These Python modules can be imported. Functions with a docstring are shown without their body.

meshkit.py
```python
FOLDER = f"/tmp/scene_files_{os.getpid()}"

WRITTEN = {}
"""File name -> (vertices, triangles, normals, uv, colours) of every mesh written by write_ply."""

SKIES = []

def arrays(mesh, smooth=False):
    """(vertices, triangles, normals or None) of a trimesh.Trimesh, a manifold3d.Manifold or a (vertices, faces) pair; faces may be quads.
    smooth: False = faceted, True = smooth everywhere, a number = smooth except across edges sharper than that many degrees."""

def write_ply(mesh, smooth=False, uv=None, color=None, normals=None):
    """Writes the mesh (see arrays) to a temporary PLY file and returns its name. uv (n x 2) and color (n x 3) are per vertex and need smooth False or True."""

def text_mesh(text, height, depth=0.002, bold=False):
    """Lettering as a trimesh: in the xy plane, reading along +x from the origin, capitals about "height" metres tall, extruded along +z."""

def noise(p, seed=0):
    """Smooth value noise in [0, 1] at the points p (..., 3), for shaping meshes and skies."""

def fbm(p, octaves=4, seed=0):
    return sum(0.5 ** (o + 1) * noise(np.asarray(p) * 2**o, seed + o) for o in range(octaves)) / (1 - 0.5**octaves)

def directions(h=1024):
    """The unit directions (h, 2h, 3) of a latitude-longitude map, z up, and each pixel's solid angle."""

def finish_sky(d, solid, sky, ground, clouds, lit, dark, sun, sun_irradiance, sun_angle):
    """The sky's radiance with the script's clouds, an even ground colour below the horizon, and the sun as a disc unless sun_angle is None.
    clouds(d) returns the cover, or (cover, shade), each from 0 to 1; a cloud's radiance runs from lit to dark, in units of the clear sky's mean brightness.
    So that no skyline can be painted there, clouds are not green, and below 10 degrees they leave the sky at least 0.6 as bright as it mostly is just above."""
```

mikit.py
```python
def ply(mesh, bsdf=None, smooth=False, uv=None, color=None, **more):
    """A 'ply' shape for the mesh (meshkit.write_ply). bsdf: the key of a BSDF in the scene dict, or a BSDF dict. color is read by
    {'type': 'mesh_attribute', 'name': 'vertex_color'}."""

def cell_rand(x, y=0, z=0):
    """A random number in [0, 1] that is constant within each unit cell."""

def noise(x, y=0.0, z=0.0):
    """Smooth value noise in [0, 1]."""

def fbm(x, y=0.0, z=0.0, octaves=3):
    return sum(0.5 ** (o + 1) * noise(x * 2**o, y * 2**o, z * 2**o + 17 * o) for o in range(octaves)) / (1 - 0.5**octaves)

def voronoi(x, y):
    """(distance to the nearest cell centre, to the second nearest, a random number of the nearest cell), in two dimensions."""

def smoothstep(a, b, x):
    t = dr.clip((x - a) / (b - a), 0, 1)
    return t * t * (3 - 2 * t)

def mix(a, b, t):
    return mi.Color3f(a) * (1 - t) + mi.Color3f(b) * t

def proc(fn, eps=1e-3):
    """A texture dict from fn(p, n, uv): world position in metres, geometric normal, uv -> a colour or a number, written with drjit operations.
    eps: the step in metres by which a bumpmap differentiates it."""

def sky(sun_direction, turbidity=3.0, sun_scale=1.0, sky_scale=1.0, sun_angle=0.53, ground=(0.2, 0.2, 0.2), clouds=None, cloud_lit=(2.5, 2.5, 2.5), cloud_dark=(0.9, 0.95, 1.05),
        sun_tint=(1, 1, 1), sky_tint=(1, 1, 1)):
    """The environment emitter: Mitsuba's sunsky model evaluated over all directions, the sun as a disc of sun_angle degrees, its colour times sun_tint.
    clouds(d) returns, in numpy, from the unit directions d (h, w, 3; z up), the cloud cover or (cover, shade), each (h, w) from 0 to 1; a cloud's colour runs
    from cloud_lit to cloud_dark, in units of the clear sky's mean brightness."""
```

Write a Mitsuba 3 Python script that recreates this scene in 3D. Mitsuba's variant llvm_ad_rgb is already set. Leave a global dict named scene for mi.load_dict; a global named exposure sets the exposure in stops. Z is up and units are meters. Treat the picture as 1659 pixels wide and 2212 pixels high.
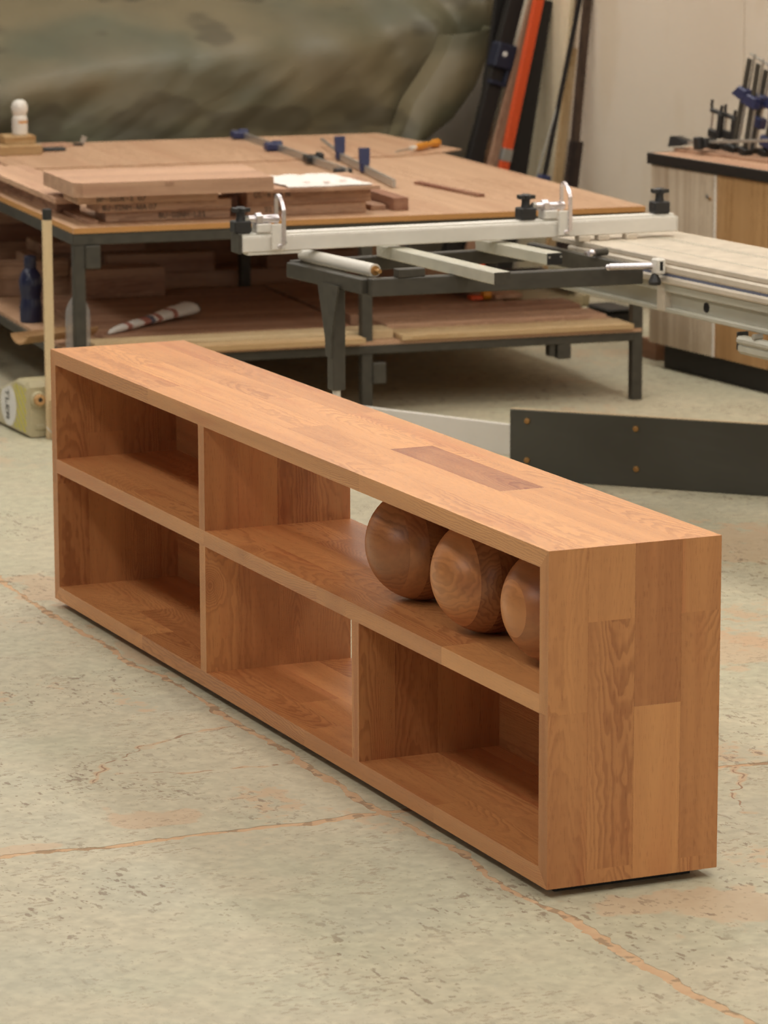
import math, random
import numpy as np
import trimesh
import shapely
from shapely.geometry import Polygon
import drjit as dr
import mitsuba as mi
import mikit
import meshkit
from mikit import noise, fbm, cell_rand, smoothstep, mix, proc

random.seed(7)
rng = np.random.default_rng(7)
T = mi.ScalarTransform4f
PI = math.pi
scene, labels = {}, {}

# ------------------------------------------------------------------ camera, lights, exposure
CAM = np.array([6.456, -3.2505, 2.2205])
YAW, PITCH, ROLL, FPX = -1.15099753, 0.191086359, -0.00217587527, 7787.44588
FWD = np.array([math.cos(PITCH) * math.sin(YAW), math.cos(PITCH) * math.cos(YAW), -math.sin(PITCH)])
_r = np.cross(FWD, [0, 0, 1]); _r /= np.linalg.norm(_r)
_u = np.cross(_r, FWD)
UP = -math.sin(ROLL) * _r + math.cos(ROLL) * _u
scene['camera'] = {'type': 'thinlens', 'fov': math.degrees(2 * math.atan(829.5 / FPX)), 'fov_axis': 'x',
                   'aperture_radius': 0.0085, 'focus_distance': 8.35, 'near_clip': 0.1, 'far_clip': 100.0,
                   'to_world': T().look_at(origin=CAM.tolist(), target=(CAM + FWD).tolist(), up=UP.tolist())}
exposure = 0.42
ROOM = (-10.6, 11.0, -8.0, 4.5, 4.7)            # x0 x1 y0 y1 height
LIGHT_WARM = (1.0, 0.96, 0.89)
CEILING_LIGHTS = [(x, y) for x in (-9.0, -6.0, -3.0, 0.0, 3.0) for y in (-2.9, 0.3, 3.2)]
CEILING_SIZE, CEILING_POWER = (2.0, 0.7), 7.4
WINDOW_POWER, STRIP_POWER = 0.9, 4.2

# ------------------------------------------------------------------ helpers
_count = {}


def numbered(name):
    """name, then name_001, name_002 ..."""
    k = _count.get(name, -1) + 1
    _count[name] = k
    return name if k == 0 else f'{name}_{k:03d}'


def thing(name, label, cat, group=None):
    key = numbered(name)
    labels[key] = {'label': label, 'category': cat}
    if group:
        labels[key]['group'] = group
    return key


def part(holder, name, mesh, bsdf, smooth=False, uv=None, label=None, kind=None):
    key = numbered(f'{holder}__{name}')
    scene[key] = mikit.ply(mesh, bsdf, smooth=smooth, uv=uv)
    if label:
        labels.setdefault(key, {})['label'] = label
    if kind:
        labels.setdefault(key, {})['kind'] = kind
    return key


def single(name, mesh, bsdf, label, cat, group=None, smooth=False, uv=None):
    key = thing(name, label, cat, group)
    scene[key] = mikit.ply(mesh, bsdf, smooth=smooth, uv=uv)
    return key


def struct(name, mesh, bsdf, label, smooth=False):
    if mesh is not None:
        scene[name] = mikit.ply(mesh, bsdf, smooth=smooth)
    labels[name] = {'label': label, 'kind': 'structure'}
    return name


class Frame:
    """A place in the room: origin, heading in degrees of its own x axis, and optional tilts."""

    def __init__(self, o=(0, 0, 0), heading=0.0, R=None):
        self.o = np.array(o, float)
        a = math.radians(heading)
        self.R = np.array([[math.cos(a), -math.sin(a), 0], [math.sin(a), math.cos(a), 0], [0, 0, 1]]) if R is None else np.array(R, float)

    def __call__(self, mesh):
        m = mesh.copy() if hasattr(mesh, 'copy') else mesh
        m.vertices = np.asarray(m.vertices) @ self.R.T + self.o
        return m

    def pt(self, *p):
        return self.R @ np.array(p, float) + self.o


WORLD = Frame()
TABLE = Frame((-5.688, 3.268, 0), 174.45)       # x: away from the camera along the bench, y: leftwards along its front edge
FENCE = Frame((-3.912, 2.10, 0), 178.1)           # x: away from the camera across the fence, y: leftwards along it
CARR = Frame((-4.015, 2.08, 0), 183.3)           # x: far along the sliding carriage, y: leftwards


def box(x0, x1, y0, y1, z0, z1, r=0.0):
    x0, x1 = sorted((x0, x1)); y0, y1 = sorted((y0, y1)); z0, z1 = sorted((z0, z1))
    if r <= 0:
        m = trimesh.creation.box(extents=(x1 - x0, y1 - y0, z1 - z0))
        m.apply_translation(((x0 + x1) / 2, (y0 + y1) / 2, (z0 + z1) / 2))
        return m
    r = min(r, 0.45 * min(x1 - x0, y1 - y0, z1 - z0))
    p = []
    for sx in (0, 1):
        for sy in (0, 1):
            for sz in (0, 1):
                c = np.array([(x0, x1)[sx], (y0, y1)[sy], (z0, z1)[sz]])
                s = np.array([1 - 2 * sx, 1 - 2 * sy, 1 - 2 * sz]) * r
                for k in range(3):
                    q = c + s
                    q[k] = c[k]
                    p.append(q)
    return trimesh.Trimesh(*_hull(np.array(p)), process=False)


def _hull(p):
    h = trimesh.convex.convex_hull(p)
    return np.array(h.vertices), np.array(h.faces)


def hull(points):
    return trimesh.Trimesh(*_hull(np.array(points, float)), process=False)


def join(*ms):
    return trimesh.util.concatenate([m for m in ms if m is not None])


def prism(poly, depth):
    """polygon in xy, extruded along +z"""
    return trimesh.creation.extrude_polygon(poly if isinstance(poly, Polygon) else Polygon(poly), depth, engine='earcut')


def shifted(m, x, y, z):
    m.apply_translation((x, y, z))
    return m


def bar_between(p0, p1, w, z0, z1, r=.002, side=0.0):
    """a straight rectangular bar on the floor plan from p0 to p1, w wide (side -0.5..0.5 shifts it across)"""
    p0, p1 = np.array(p0, float), np.array(p1, float)
    d = p1 - p0
    return Frame((*p0, 0), math.degrees(math.atan2(d[1], d[0])))(box(0, np.linalg.norm(d), (side - .5) * w, (side + .5) * w, z0, z1, r))


def prism_xz(poly, y0, y1):
    m = prism(poly, y1 - y0)
    v = np.asarray(m.vertices)
    m.vertices = np.stack([v[:, 0], y1 - v[:, 2], v[:, 1]], 1)
    return m


def prism_yz(poly, x0, x1):
    m = prism(poly, x1 - x0)
    v = np.asarray(m.vertices)
    m.vertices = np.stack([x0 + v[:, 2], v[:, 0], v[:, 1]], 1)
    return m


def lathe(profile, n=40, axis=None, at=(0, 0, 0)):
    """profile: (radius, height) pairs; axis: direction of the height"""
    p = np.array(profile, float)
    a = np.arange(n) * 2 * PI / n
    v = np.stack([p[:, None, 0] * np.cos(a), p[:, None, 0] * np.sin(a), np.repeat(p[:, 1:], n, 1)], -1).reshape(-1, 3)
    i, j = np.meshgrid(np.arange(len(p) - 1), np.arange(n), indexing='ij')
    q = np.stack([i * n + j, i * n + (j + 1) % n, (i + 1) * n + (j + 1) % n, (i + 1) * n + j], -1).reshape(-1, 4)
    f = np.vstack([q[:, [0, 1, 2]], q[:, [0, 2, 3]]])
    m = trimesh.Trimesh(v, f, process=False)
    if axis is not None:
        m.apply_transform(trimesh.geometry.align_vectors([0, 0, 1], np.array(axis, float) / np.linalg.norm(axis)))
    m.apply_translation(at)
    return m


def rod(p0, p1, r, n=20, r1=None, bevel=0.0):
    p0, p1 = np.array(p0, float), np.array(p1, float)
    L = np.linalg.norm(p1 - p0)
    r1 = r if r1 is None else r1
    b = min(bevel, L / 3, r * .6)
    prof = [(1e-5, 0), (r - b, 0), (r, b), (r1, L - b), (r1 - b, L), (1e-5, L)] if b > 0 else [(1e-5, 0), (r, 0), (r1, L), (1e-5, L)]
    return lathe(prof, n, p1 - p0, p0)


def tube(points, r, n=10, flat=None):
    """a swept tube; flat=(wx, wy) sweeps a rectangle instead, wx along `side`"""
    p = np.array(points, float)
    t = np.gradient(p, axis=0)
    t /= np.linalg.norm(t, axis=1, keepdims=True)
    ref = np.array([0, 0, 1.0]) if abs(t[:, 2]).max() < 0.95 else np.array([0.3, 1.0, 0.1])
    if flat is not None:
        ref = np.array(flat[2], float)
    a = np.cross(t, ref); a /= np.linalg.norm(a, axis=1, keepdims=True)
    b = np.cross(t, a)
    if flat is None:
        ang = np.arange(n) * 2 * PI / n
        ring = r * (np.cos(ang)[None, :, None] * a[:, None] + np.sin(ang)[None, :, None] * b[:, None])
    else:
        c = np.array([(1, 1), (-1, 1), (-1, -1), (1, -1)], float) * 0.5
        n = 4
        ring = c[None, :, :1] * flat[0] * a[:, None] + c[None, :, 1:] * flat[1] * b[:, None]
    v = (p[:, None] + ring).reshape(-1, 3)
    m = len(p)
    i, j = np.meshgrid(np.arange(m - 1), np.arange(n), indexing='ij')
    q = np.stack([i * n + j, i * n + (j + 1) % n, (i + 1) * n + (j + 1) % n, (i + 1) * n + j], -1).reshape(-1, 4)
    f = [q[:, [0, 1, 2]], q[:, [0, 2, 3]]]
    k = np.arange(1, n - 1)
    f.append(np.stack([k * 0, k + 1, k], 1))
    f.append(np.stack([k * 0, k, k + 1], 1) + (m - 1) * n)
    return trimesh.Trimesh(v, np.vstack(f), process=False)


_seed = [0]


def grain_uv(mesh, axis, seed=None, tone=0.5, swap=False):
    """Each piece's own place in its tree: cross coordinates of the grain about the piece's centre, and which tree, and how dark."""
    v = np.asarray(mesh.vertices)
    c = (v.max(0) + v.min(0)) / 2
    a, b = {'x': (1, 2), 'y': (0, 2), 'z': (1, 0)}[axis]
    if swap:
        a, b = b, a
    if seed is None:
        _seed[0] = (_seed[0] + 1) % 180
        seed = _seed[0]
    return np.stack([v[:, a] - c[a] + 4.0 * seed, v[:, b] - c[b] + 4.0 * round(10 * tone)], 1)


def wood_part(holder, name, mesh, bsdf, axis, frame=WORLD, seed=None, tone=0.5, label=None, smooth=False):
    uv = grain_uv(mesh, axis, seed, tone)
    return part(holder, name, frame(mesh), bsdf, smooth=smooth, uv=uv, label=label)


def wood_single(name, mesh, bsdf, axis, label, cat, frame=WORLD, group=None, seed=None, tone=0.5):
    uv = grain_uv(mesh, axis, seed, tone)
    return single(name, frame(mesh), bsdf, label, cat, group, uv=uv)


# ------------------------------------------------------------------ materials
def principled(rgb, rough=0.5, spec=0.5, metal=0.0, **more):
    c = {'type': 'rgb', 'value': list(rgb)} if isinstance(rgb, (tuple, list)) else rgb
    return {'type': 'principled', 'base_color': c, 'roughness': rough, 'specular': spec, 'metallic': metal, **more}


ALBEDO = 0.76                                   # the surfaces are darker than they photograph


def lin(r, g, b):
    return tuple(ALBEDO * ((x / 255 / 12.92) if x / 255 < 0.04045 else ((x / 255 + 0.055) / 1.055) ** 2.4) for x in (r, g, b))


def wood_fn(axis, light, dark, red=None, ring=120.0, rc=0.55, pore=0.35, streak=0.6, spread=1.0):
    light, dark = mi.Color3f(lin(*light)), mi.Color3f(lin(*dark))
    red = mi.Color3f(lin(*red)) if red else dark

    def fn(p, n, uv):
        g = {'x': p.x, 'y': p.y, 'z': p.z}[axis]
        s = dr.floor(uv.x / 4.0 + 0.5)
        tone = dr.floor(uv.y / 4.0 + 0.5)
        a = uv.x - 4.0 * s
        b = uv.y - 4.0 * tone
        tone = tone * 0.1
        h1, h2, h3 = cell_rand(s, 1), cell_rand(s, 2), cell_rand(s, 3)
        o = s * 3.17
        slow = noise(g * 1.1 + o, s)
        wob = (noise(g * 2.2 + o, a * 14.0, b * 14.0) - 0.5) * 0.022 + (noise(g * 9.0 + o, a * 50.0, b * 50.0) - 0.5) * 0.005
        a1 = a - (h1 - 0.5) * 0.07 + wob
        b1 = b + 0.02 + 0.09 * h2 + (slow - 0.5) * 0.14
        rr = dr.sqrt(a1 * a1 + b1 * b1)
        # now and then a knot that bends the rings around itself
        cell = dr.floor(g / 0.42 + h2)
        kr = cell_rand(s, cell, 5)
        kg = (cell + 0.25 + 0.5 * cell_rand(s, cell, 6) - h2) * 0.42
        ka = (cell_rand(s, cell, 7) - 0.5) * 0.07
        kd = dr.sqrt(dr.square((g - kg) * 0.6) + dr.square(a - ka))
        knot = dr.select(kr > 0.90, dr.exp(-dr.square(kd / 0.026)), 0.0)
        rr = rr + 0.035 * knot
        t = rr * ring * (0.75 + 0.5 * h3) + 0.9 * noise(g * 5.0 + o, a * 60.0, b * 60.0) + 0.7 * noise(g * 38.0 + o, a * 110.0, b * 110.0)
        f = t - dr.floor(t)
        ringv = smoothstep(0.25, 0.75, f) * (1 - smoothstep(0.85, 1.0, f))
        broad = noise(t * 0.21 + o, s)
        st = fbm(g * 0.9 + o, a * 26.0 + o, b * 26.0)
        st2 = noise(g * 3.5 + o, a * 190.0, b * 190.0)
        pn = noise(g * 55.0 + o, a * 900.0, b * 900.0)
        pores = smoothstep(0.66, 0.88, pn)
        fig = smoothstep(0.38, 0.66, noise(g * 1.6 + o, a * 9.0 + o, b * 9.0))
        k = (tone - 0.5) * spread + 0.42 + rc * ((0.15 + 0.85 * fig) * (ringv - 0.38) + 0.8 * (broad - 0.5)) + streak * (1.7 * (st - 0.5) + 0.16 * (st2 - 0.5)) + pore * (pores - 0.2)
        k = dr.clip(k + 0.15 * knot, -0.15, 1.25)
        c = light * (1 - k) + dark * k
        rk = smoothstep(0.52, 0.75, fbm(g * 1.7 + o + 31.0, a * 17.0, b * 17.0)) * 0.55
        c = c * (1 - rk) + (c * 0.45 + red * 0.55) * rk
        return dr.maximum(mi.Color3f(c), 0.004)

    return fn


def wood(name, axis, light, dark, red=None, rough=0.45, spec=0.4, **kw):
    scene[name] = principled(proc(wood_fn(axis, light, dark, red, **kw)), rough, spec)
    return name


IROKO = dict(light=(234, 167, 106), dark=(154, 84, 46), red=(186, 90, 50), ring=215.0, rc=0.24, streak=0.26, pore=0.16)
IROKO_X = wood('wood_iroko_along', 'x', **IROKO, rough=0.38, spec=0.75)
IROKO_Z = wood('wood_iroko_upright', 'z', **IROKO, rough=0.4, spec=0.6)
IROKO_B = wood('wood_ball', 'x', light=(206, 138, 86), dark=(112, 58, 34), red=(150, 68, 38), rough=0.33, spec=0.5, ring=80.0, rc=0.22, streak=0.35, pore=0.1)
TIMBER = dict(light=(210, 169, 138), dark=(146, 102, 79), red=(162, 107, 84), pore=0.15, ring=70.0, streak=0.5)
TIMBER_Y = wood('wood_timber_across', 'y', **TIMBER, rough=0.6)
TIMBER_X = wood('wood_timber_along', 'x', **TIMBER, rough=0.6)
OLD_Z = wood('wood_old_upright', 'z', light=(92, 72, 56), dark=(52, 38, 30), red=(66, 44, 34), pore=0.1, ring=70.0, streak=0.4, rough=0.8)
TIMBER_Z = wood('wood_timber_upright', 'z', **TIMBER, rough=0.6)
PALE = dict(light=(226, 200, 158), dark=(188, 150, 102), pore=0.1, ring=60.0, streak=0.4)
WASHED_Z = wood('wood_whitewashed_upright', 'z', light=(250, 234, 200), dark=(222, 200, 158), pore=0.05, ring=50.0, streak=0.4, rough=0.6)
PALE_Y = wood('wood_pale_across', 'y', **PALE, rough=0.6)
PALE_Z = wood('wood_pale_upright', 'z', **PALE, rough=0.6)
BENCHTOP = wood('wood_bench_sheet', 'x', light=(213, 174, 141), dark=(178, 136, 104), red=(186, 137, 106), pore=0.1, ring=22.0, rc=0.4, streak=0.35, rough=0.5)
LAMINATE_L = wood('laminate_pale', 'z', light=(232, 212, 186), dark=(190, 164, 136), pore=0.0, ring=30.0, rc=0.3, streak=0.9, rough=0.5)
LAMINATE_O = wood('laminate_oak', 'z', light=(208, 164, 114), dark=(174, 128, 80), pore=0.0, ring=30.0, rc=0.3, streak=0.5, rough=0.5)


def speckled(name, rgb, amount=0.15, scale=40.0, rough=0.5, spec=0.4, metal=0.0):
    c = lin(*rgb)

    def fn(p, n, uv):
        k = 1 + amount * 2 * (fbm(p.x * scale, p.y * scale, p.z * scale) - 0.5)
        return mi.Color3f(c) * k

    scene[name] = principled(proc(fn), rough, spec, metal)
    return name


STEEL = speckled('painted_steel', (70, 66, 57), 0.3, 30, 0.5, 0.45)
ALU = speckled('anodised_aluminium', (240, 235, 225), 0.05, 25, 0.4, 0.5, 0.15)
ALU_DULL = speckled('dull_aluminium', (206, 202, 185), 0.10, 25, 0.4, 0.5, 0.15)
ALU_TOP = speckled('carriage_aluminium', (220, 207, 188), 0.12, 22, 0.45, 0.5, 0.1)
GREY_PAINT = speckled('grey_machine_paint', (192, 188, 172), 0.06, 20, 0.45, 0.4)
for _n, _d in dict(
        black_plastic=principled(lin(38, 37, 36), 0.45, 0.5), black_edge=principled(lin(34, 31, 29), 0.5, 0.4),
        navy_paint=principled(lin(30, 34, 54), 0.5, 0.4), blue_paint=principled(lin(48, 54, 94), 0.4, 0.5), orange_paint=principled(lin(232, 88, 40), 0.4, 0.5),
        white_plastic=principled(lin(250, 244, 234), 0.35, 0.5), amber_plastic=principled(lin(226, 148, 40), 0.35, 0.5),
        yellow_print=principled(lin(206, 196, 70), 0.5, 0.4), label_white=principled(lin(240, 238, 234), 0.5, 0.4), ink=principled(lin(40, 34, 30), 0.6, 0.3),
        can_plastic=principled(lin(196, 184, 148), 0.35, 0.5), tan_plastic=principled(lin(196, 150, 96), 0.4, 0.5),
        chrome={'type': 'roughconductor', 'material': 'Cr', 'alpha': 0.12, 'specular_reflectance': {'type': 'rgb', 'value': [1.0, 0.98, 0.95]}},
        bright_steel=principled(lin(200, 196, 188), 0.35, 0.5, 0.7), brass=principled(lin(196, 150, 92), 0.4, 0.5, 0.6),
        dark_rubber=principled(lin(30, 29, 28), 0.7, 0.3), paper=principled(lin(250, 246, 240), 0.6, 0.3), red_print=principled(lin(190, 128, 114), 0.5, 0.4), blue_print=principled(lin(110, 110, 128), 0.5, 0.4),
        navy_plastic=principled(lin(38, 42, 72), 0.25, 0.5), cardboard=principled(lin(188, 150, 108), 0.8, 0.2), white_board=principled(lin(240, 234, 226), 0.4, 0.4), rail_blue=principled(lin(120, 126, 152), 0.4, 0.4),
        raw_edge=principled(lin(206, 184, 150), 0.8, 0.2), ply_edge=principled(lin(204, 150, 92), 0.7, 0.2), white_wire=principled(lin(224, 222, 218), 0.4, 0.4)).items():
    scene[_n] = _d
scene['clear_plastic'] = {'type': 'blendbsdf', 'weight': 0.22, 'a': {'type': 'thindielectric', 'int_ior': 1.5}, 'b': {'type': 'twosided', 'bsdf': principled(lin(214, 220, 222), 0.4, 0.5)}}


def board_fn(p, n, uv):
    k = fbm(p.x * 6, p.y * 6, p.z * 6)
    s = smoothstep(0.62, 0.8, noise(p.x * 9 + p.z * 40, p.y * 9, p.z * 12))
    return mi.Color3f(lin(80, 79, 71)) * (0.85 + 0.3 * k) + mi.Color3f(0.02) * s * 0.15


scene['film_faced_board'] = principled(proc(board_fn), 0.45, 0.4)

# concrete floor: pale green-grey paint, worn through to peach screed and dark pits
CRACKS = [[(-1.276, -0.559), (-1.411, -0.461), (-1.498, -0.372), (-1.586, -0.221), (-1.629, -0.073), (-1.635, -0.03)],
          [(-1.311, -0.466), (-1.264, -0.312), (-1.246, -0.192), (-1.249, -0.056)],
          [(-0.774, 0.883), (-0.653, 0.836), (-0.566, 0.763), (-0.463, 0.732), (-0.403, 0.713)]]


WORN = [(-0.93, -0.53, 0.10, 0.12), (-2.5, 0.02, 0.35, 0.06), (-3.3, 0.05, 0.3, 0.12), (0.22, 0.33, 0.15, 0.20), (0.33, 0.5, 0.12, 0.15), (-1.9, 1.4, 0.3, 0.25), (0.12, 0.15, 0.1, 0.14), (-3.1, 2.2, 0.35, 0.25), (-0.80, -0.88, 0.05, 0.14)]


def floor_fn(p, n, uv):
    x, y = p.x, p.y
    big = fbm(x * 1.3 + 5.0, y * 1.3)
    mid = fbm(x * 6.0, y * 6.0 + 9.0)
    fine = fbm(x * 45.0, y * 45.0, 3.0)
    c = mix(lin(195, 189, 163), lin(200, 190, 164), smoothstep(0.35, 0.65, big * 0.6 + mid * 0.4))
    c = mix(c, lin(192, 186, 163), smoothstep(0.52, 0.75, fbm(x * 2.6 + 31, y * 2.6)) * 0.7)
    c = c * (0.86 + 0.28 * fine)
    peach = smoothstep(0.60, 0.70, fbm(x * 3.2 + 11.0, y * 5.0 + 3.0, 0.0, 4) * 0.75 + 0.25 * fine) * smoothstep(0.35, 0.6, fbm(x * 0.8 + 2.0, y * 0.8 + 7.0))
    c = mix(c, lin(204, 172, 138), peach * 0.7)
    worn = mi.Float(0.0)
    for bx, by, r1, r2 in WORN:
        worn = dr.maximum(worn, dr.exp(-dr.square((x - bx) / r1) - dr.square((y - by) / r2)))
    worn = smoothstep(0.52, 0.62, worn * 0.5 + 0.62 * fbm(x * 11.0 + 4.0, y * 15.0, 0.0, 4)) * smoothstep(0.05, 0.2, worn)
    c = mix(c, mix(lin(222, 180, 142), lin(206, 166, 132), fine), worn * 0.42)
    # trowel pits and scuffs, in clusters
    cl = smoothstep(0.42, 0.62, fbm(x * 2.3 + 50.0, y * 4.0))
    pit = smoothstep(0.70, 0.77, fbm(x * 26.0 + 7.0, y * 52.0, 0.0, 4)) * cl
    pit2 = smoothstep(0.715, 0.76, fbm(x * 70.0, y * 90.0 + 3.0)) * (0.35 + 0.65 * cl)
    c = mix(c, lin(128, 104, 82), dr.maximum(pit * 0.6, pit2 * 0.45))
    pit3 = smoothstep(0.64, 0.70, fbm(x * 120.0 + 3.0, y * 60.0)) * smoothstep(0.52, 0.64, fbm(x * 9.0 + 20.0, y * 7.0))
    c = mix(c, lin(150, 124, 100), pit3 * 0.4)
    # hairline cracks with peach borders
    wx = x + (noise(x * 30.0, y * 30.0) - 0.5) * 0.03
    wy = y + (noise(x * 30.0 + 9.0, y * 30.0 + 4.0) - 0.5) * 0.03
    d = mi.Float(9.0)
    for line in CRACKS:
        for (ax, ay), (bx, by) in zip(line[:-1], line[1:]):
            ex, ey = bx - ax, by - ay
            t = dr.clip(((wx - ax) * ex + (wy - ay) * ey) / (ex * ex + ey * ey), 0, 1)
            d = dr.minimum(d, dr.sqrt(dr.square(wx - ax - t * ex) + dr.square(wy - ay - t * ey)))
    w = noise(x * 22.0, y * 22.0)
    c = mix(c, lin(204, 170, 134), (1 - smoothstep(0.004, 0.016, d)) * smoothstep(0.3, 0.6, w) * 0.8)
    c = mix(c, lin(164, 134, 106), (1 - smoothstep(0.0015, 0.004, d)) * smoothstep(0.25, 0.5, noise(x * 60.0, y * 60.0)))
    return c


def floor_height(p, n, uv):
    return 0.0012 * fbm(p.x * 26.0, p.y * 26.0) + 0.004 * fbm(p.x * 2.0, p.y * 2.0) - 0.0012 * smoothstep(0.70, 0.77, fbm(p.x * 26.0 + 7.0, p.y * 52.0, 0.0, 4))


def filler_fn(p, n, uv):
    c = mix(lin(216, 184, 148), lin(202, 162, 126), fbm(p.x * 30.0, p.y * 30.0))
    dk = smoothstep(0.56, 0.66, fbm(p.x * 40.0 + 3.0, p.y * 40.0, 0.0, 3))
    return mix(c, lin(140, 118, 94), dk * 0.6)


scene['concrete_paint'] = {'type': 'bumpmap', 'arbitrary': proc(floor_height, eps=2e-3), 'scale': 1.0, 'bsdf': principled(proc(floor_fn), 0.5, 0.35)}
scene['joint_filler'] = principled(proc(filler_fn), 0.8, 0.2)


def wall_fn(p, n, uv):
    k = fbm(p.x * 1.5, p.y * 1.5, p.z * 0.8)
    s = smoothstep(0.5, 0.75, fbm(p.x * 5.0 + 3.0, p.y * 5.0, p.z * 1.6))
    c = mix(lin(250, 236, 216), lin(238, 220, 198), k)
    return mix(c, lin(228, 206, 176), s * 0.4)


scene['wall_paint'] = principled(proc(wall_fn), 0.7, 0.25)
scene['back_wall_paint'] = principled(lin(186, 190, 194), 0.7, 0.25)
scene['ceiling_paint'] = principled(lin(200, 196, 188), 0.8, 0.2)
scene['dark_wall_paint'] = principled(lin(110, 106, 100), 0.8, 0.2)


def tarp_fn(p, n, uv):
    a = fbm(p.x * 2.0, p.y * 1.6 + 3.0, p.z * 3.0)
    b = fbm(p.x * 7.0, p.y * 7.0, p.z * 7.0)
    c = mix(lin(101, 100, 79), lin(124, 112, 85), smoothstep(0.3, 0.7, a))
    c = mix(c, lin(78, 70, 52), smoothstep(0.58, 0.68, fbm(p.x * 3.0 + 8.0, p.y * 3.0, p.z * 5.0)) * 0.6)
    return c * (0.85 + 0.3 * b)


scene['tarp_cloth'] = {'type': 'twosided', 'bsdf': principled(proc(tarp_fn), 0.5, 0.45)}
scene['lamp_frame'] = principled(lin(210, 208, 204), 0.5, 0.4)

# ------------------------------------------------------------------ the room
X0, X1, Y0, Y1, HZ = ROOM
GX, GY = -0.765, -0.03                          # where the joints of the floor cross


def jagged(n, seed, amp):
    t = np.linspace(0, 1, n)
    p = np.stack([t * n * 0.35, t * 0 + seed * 7.7, t * 0], 1)
    q = np.stack([t * n * 0.05, t * 0 + seed * 3.1, t * 0 + 4], 1)
    return amp * (0.9 * np.maximum(meshkit.fbm(p, 3, seed) - 0.33, 0) * 2 + 1.3 * np.maximum(meshkit.noise(q, seed) - 0.42, 0) * 2)


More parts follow.
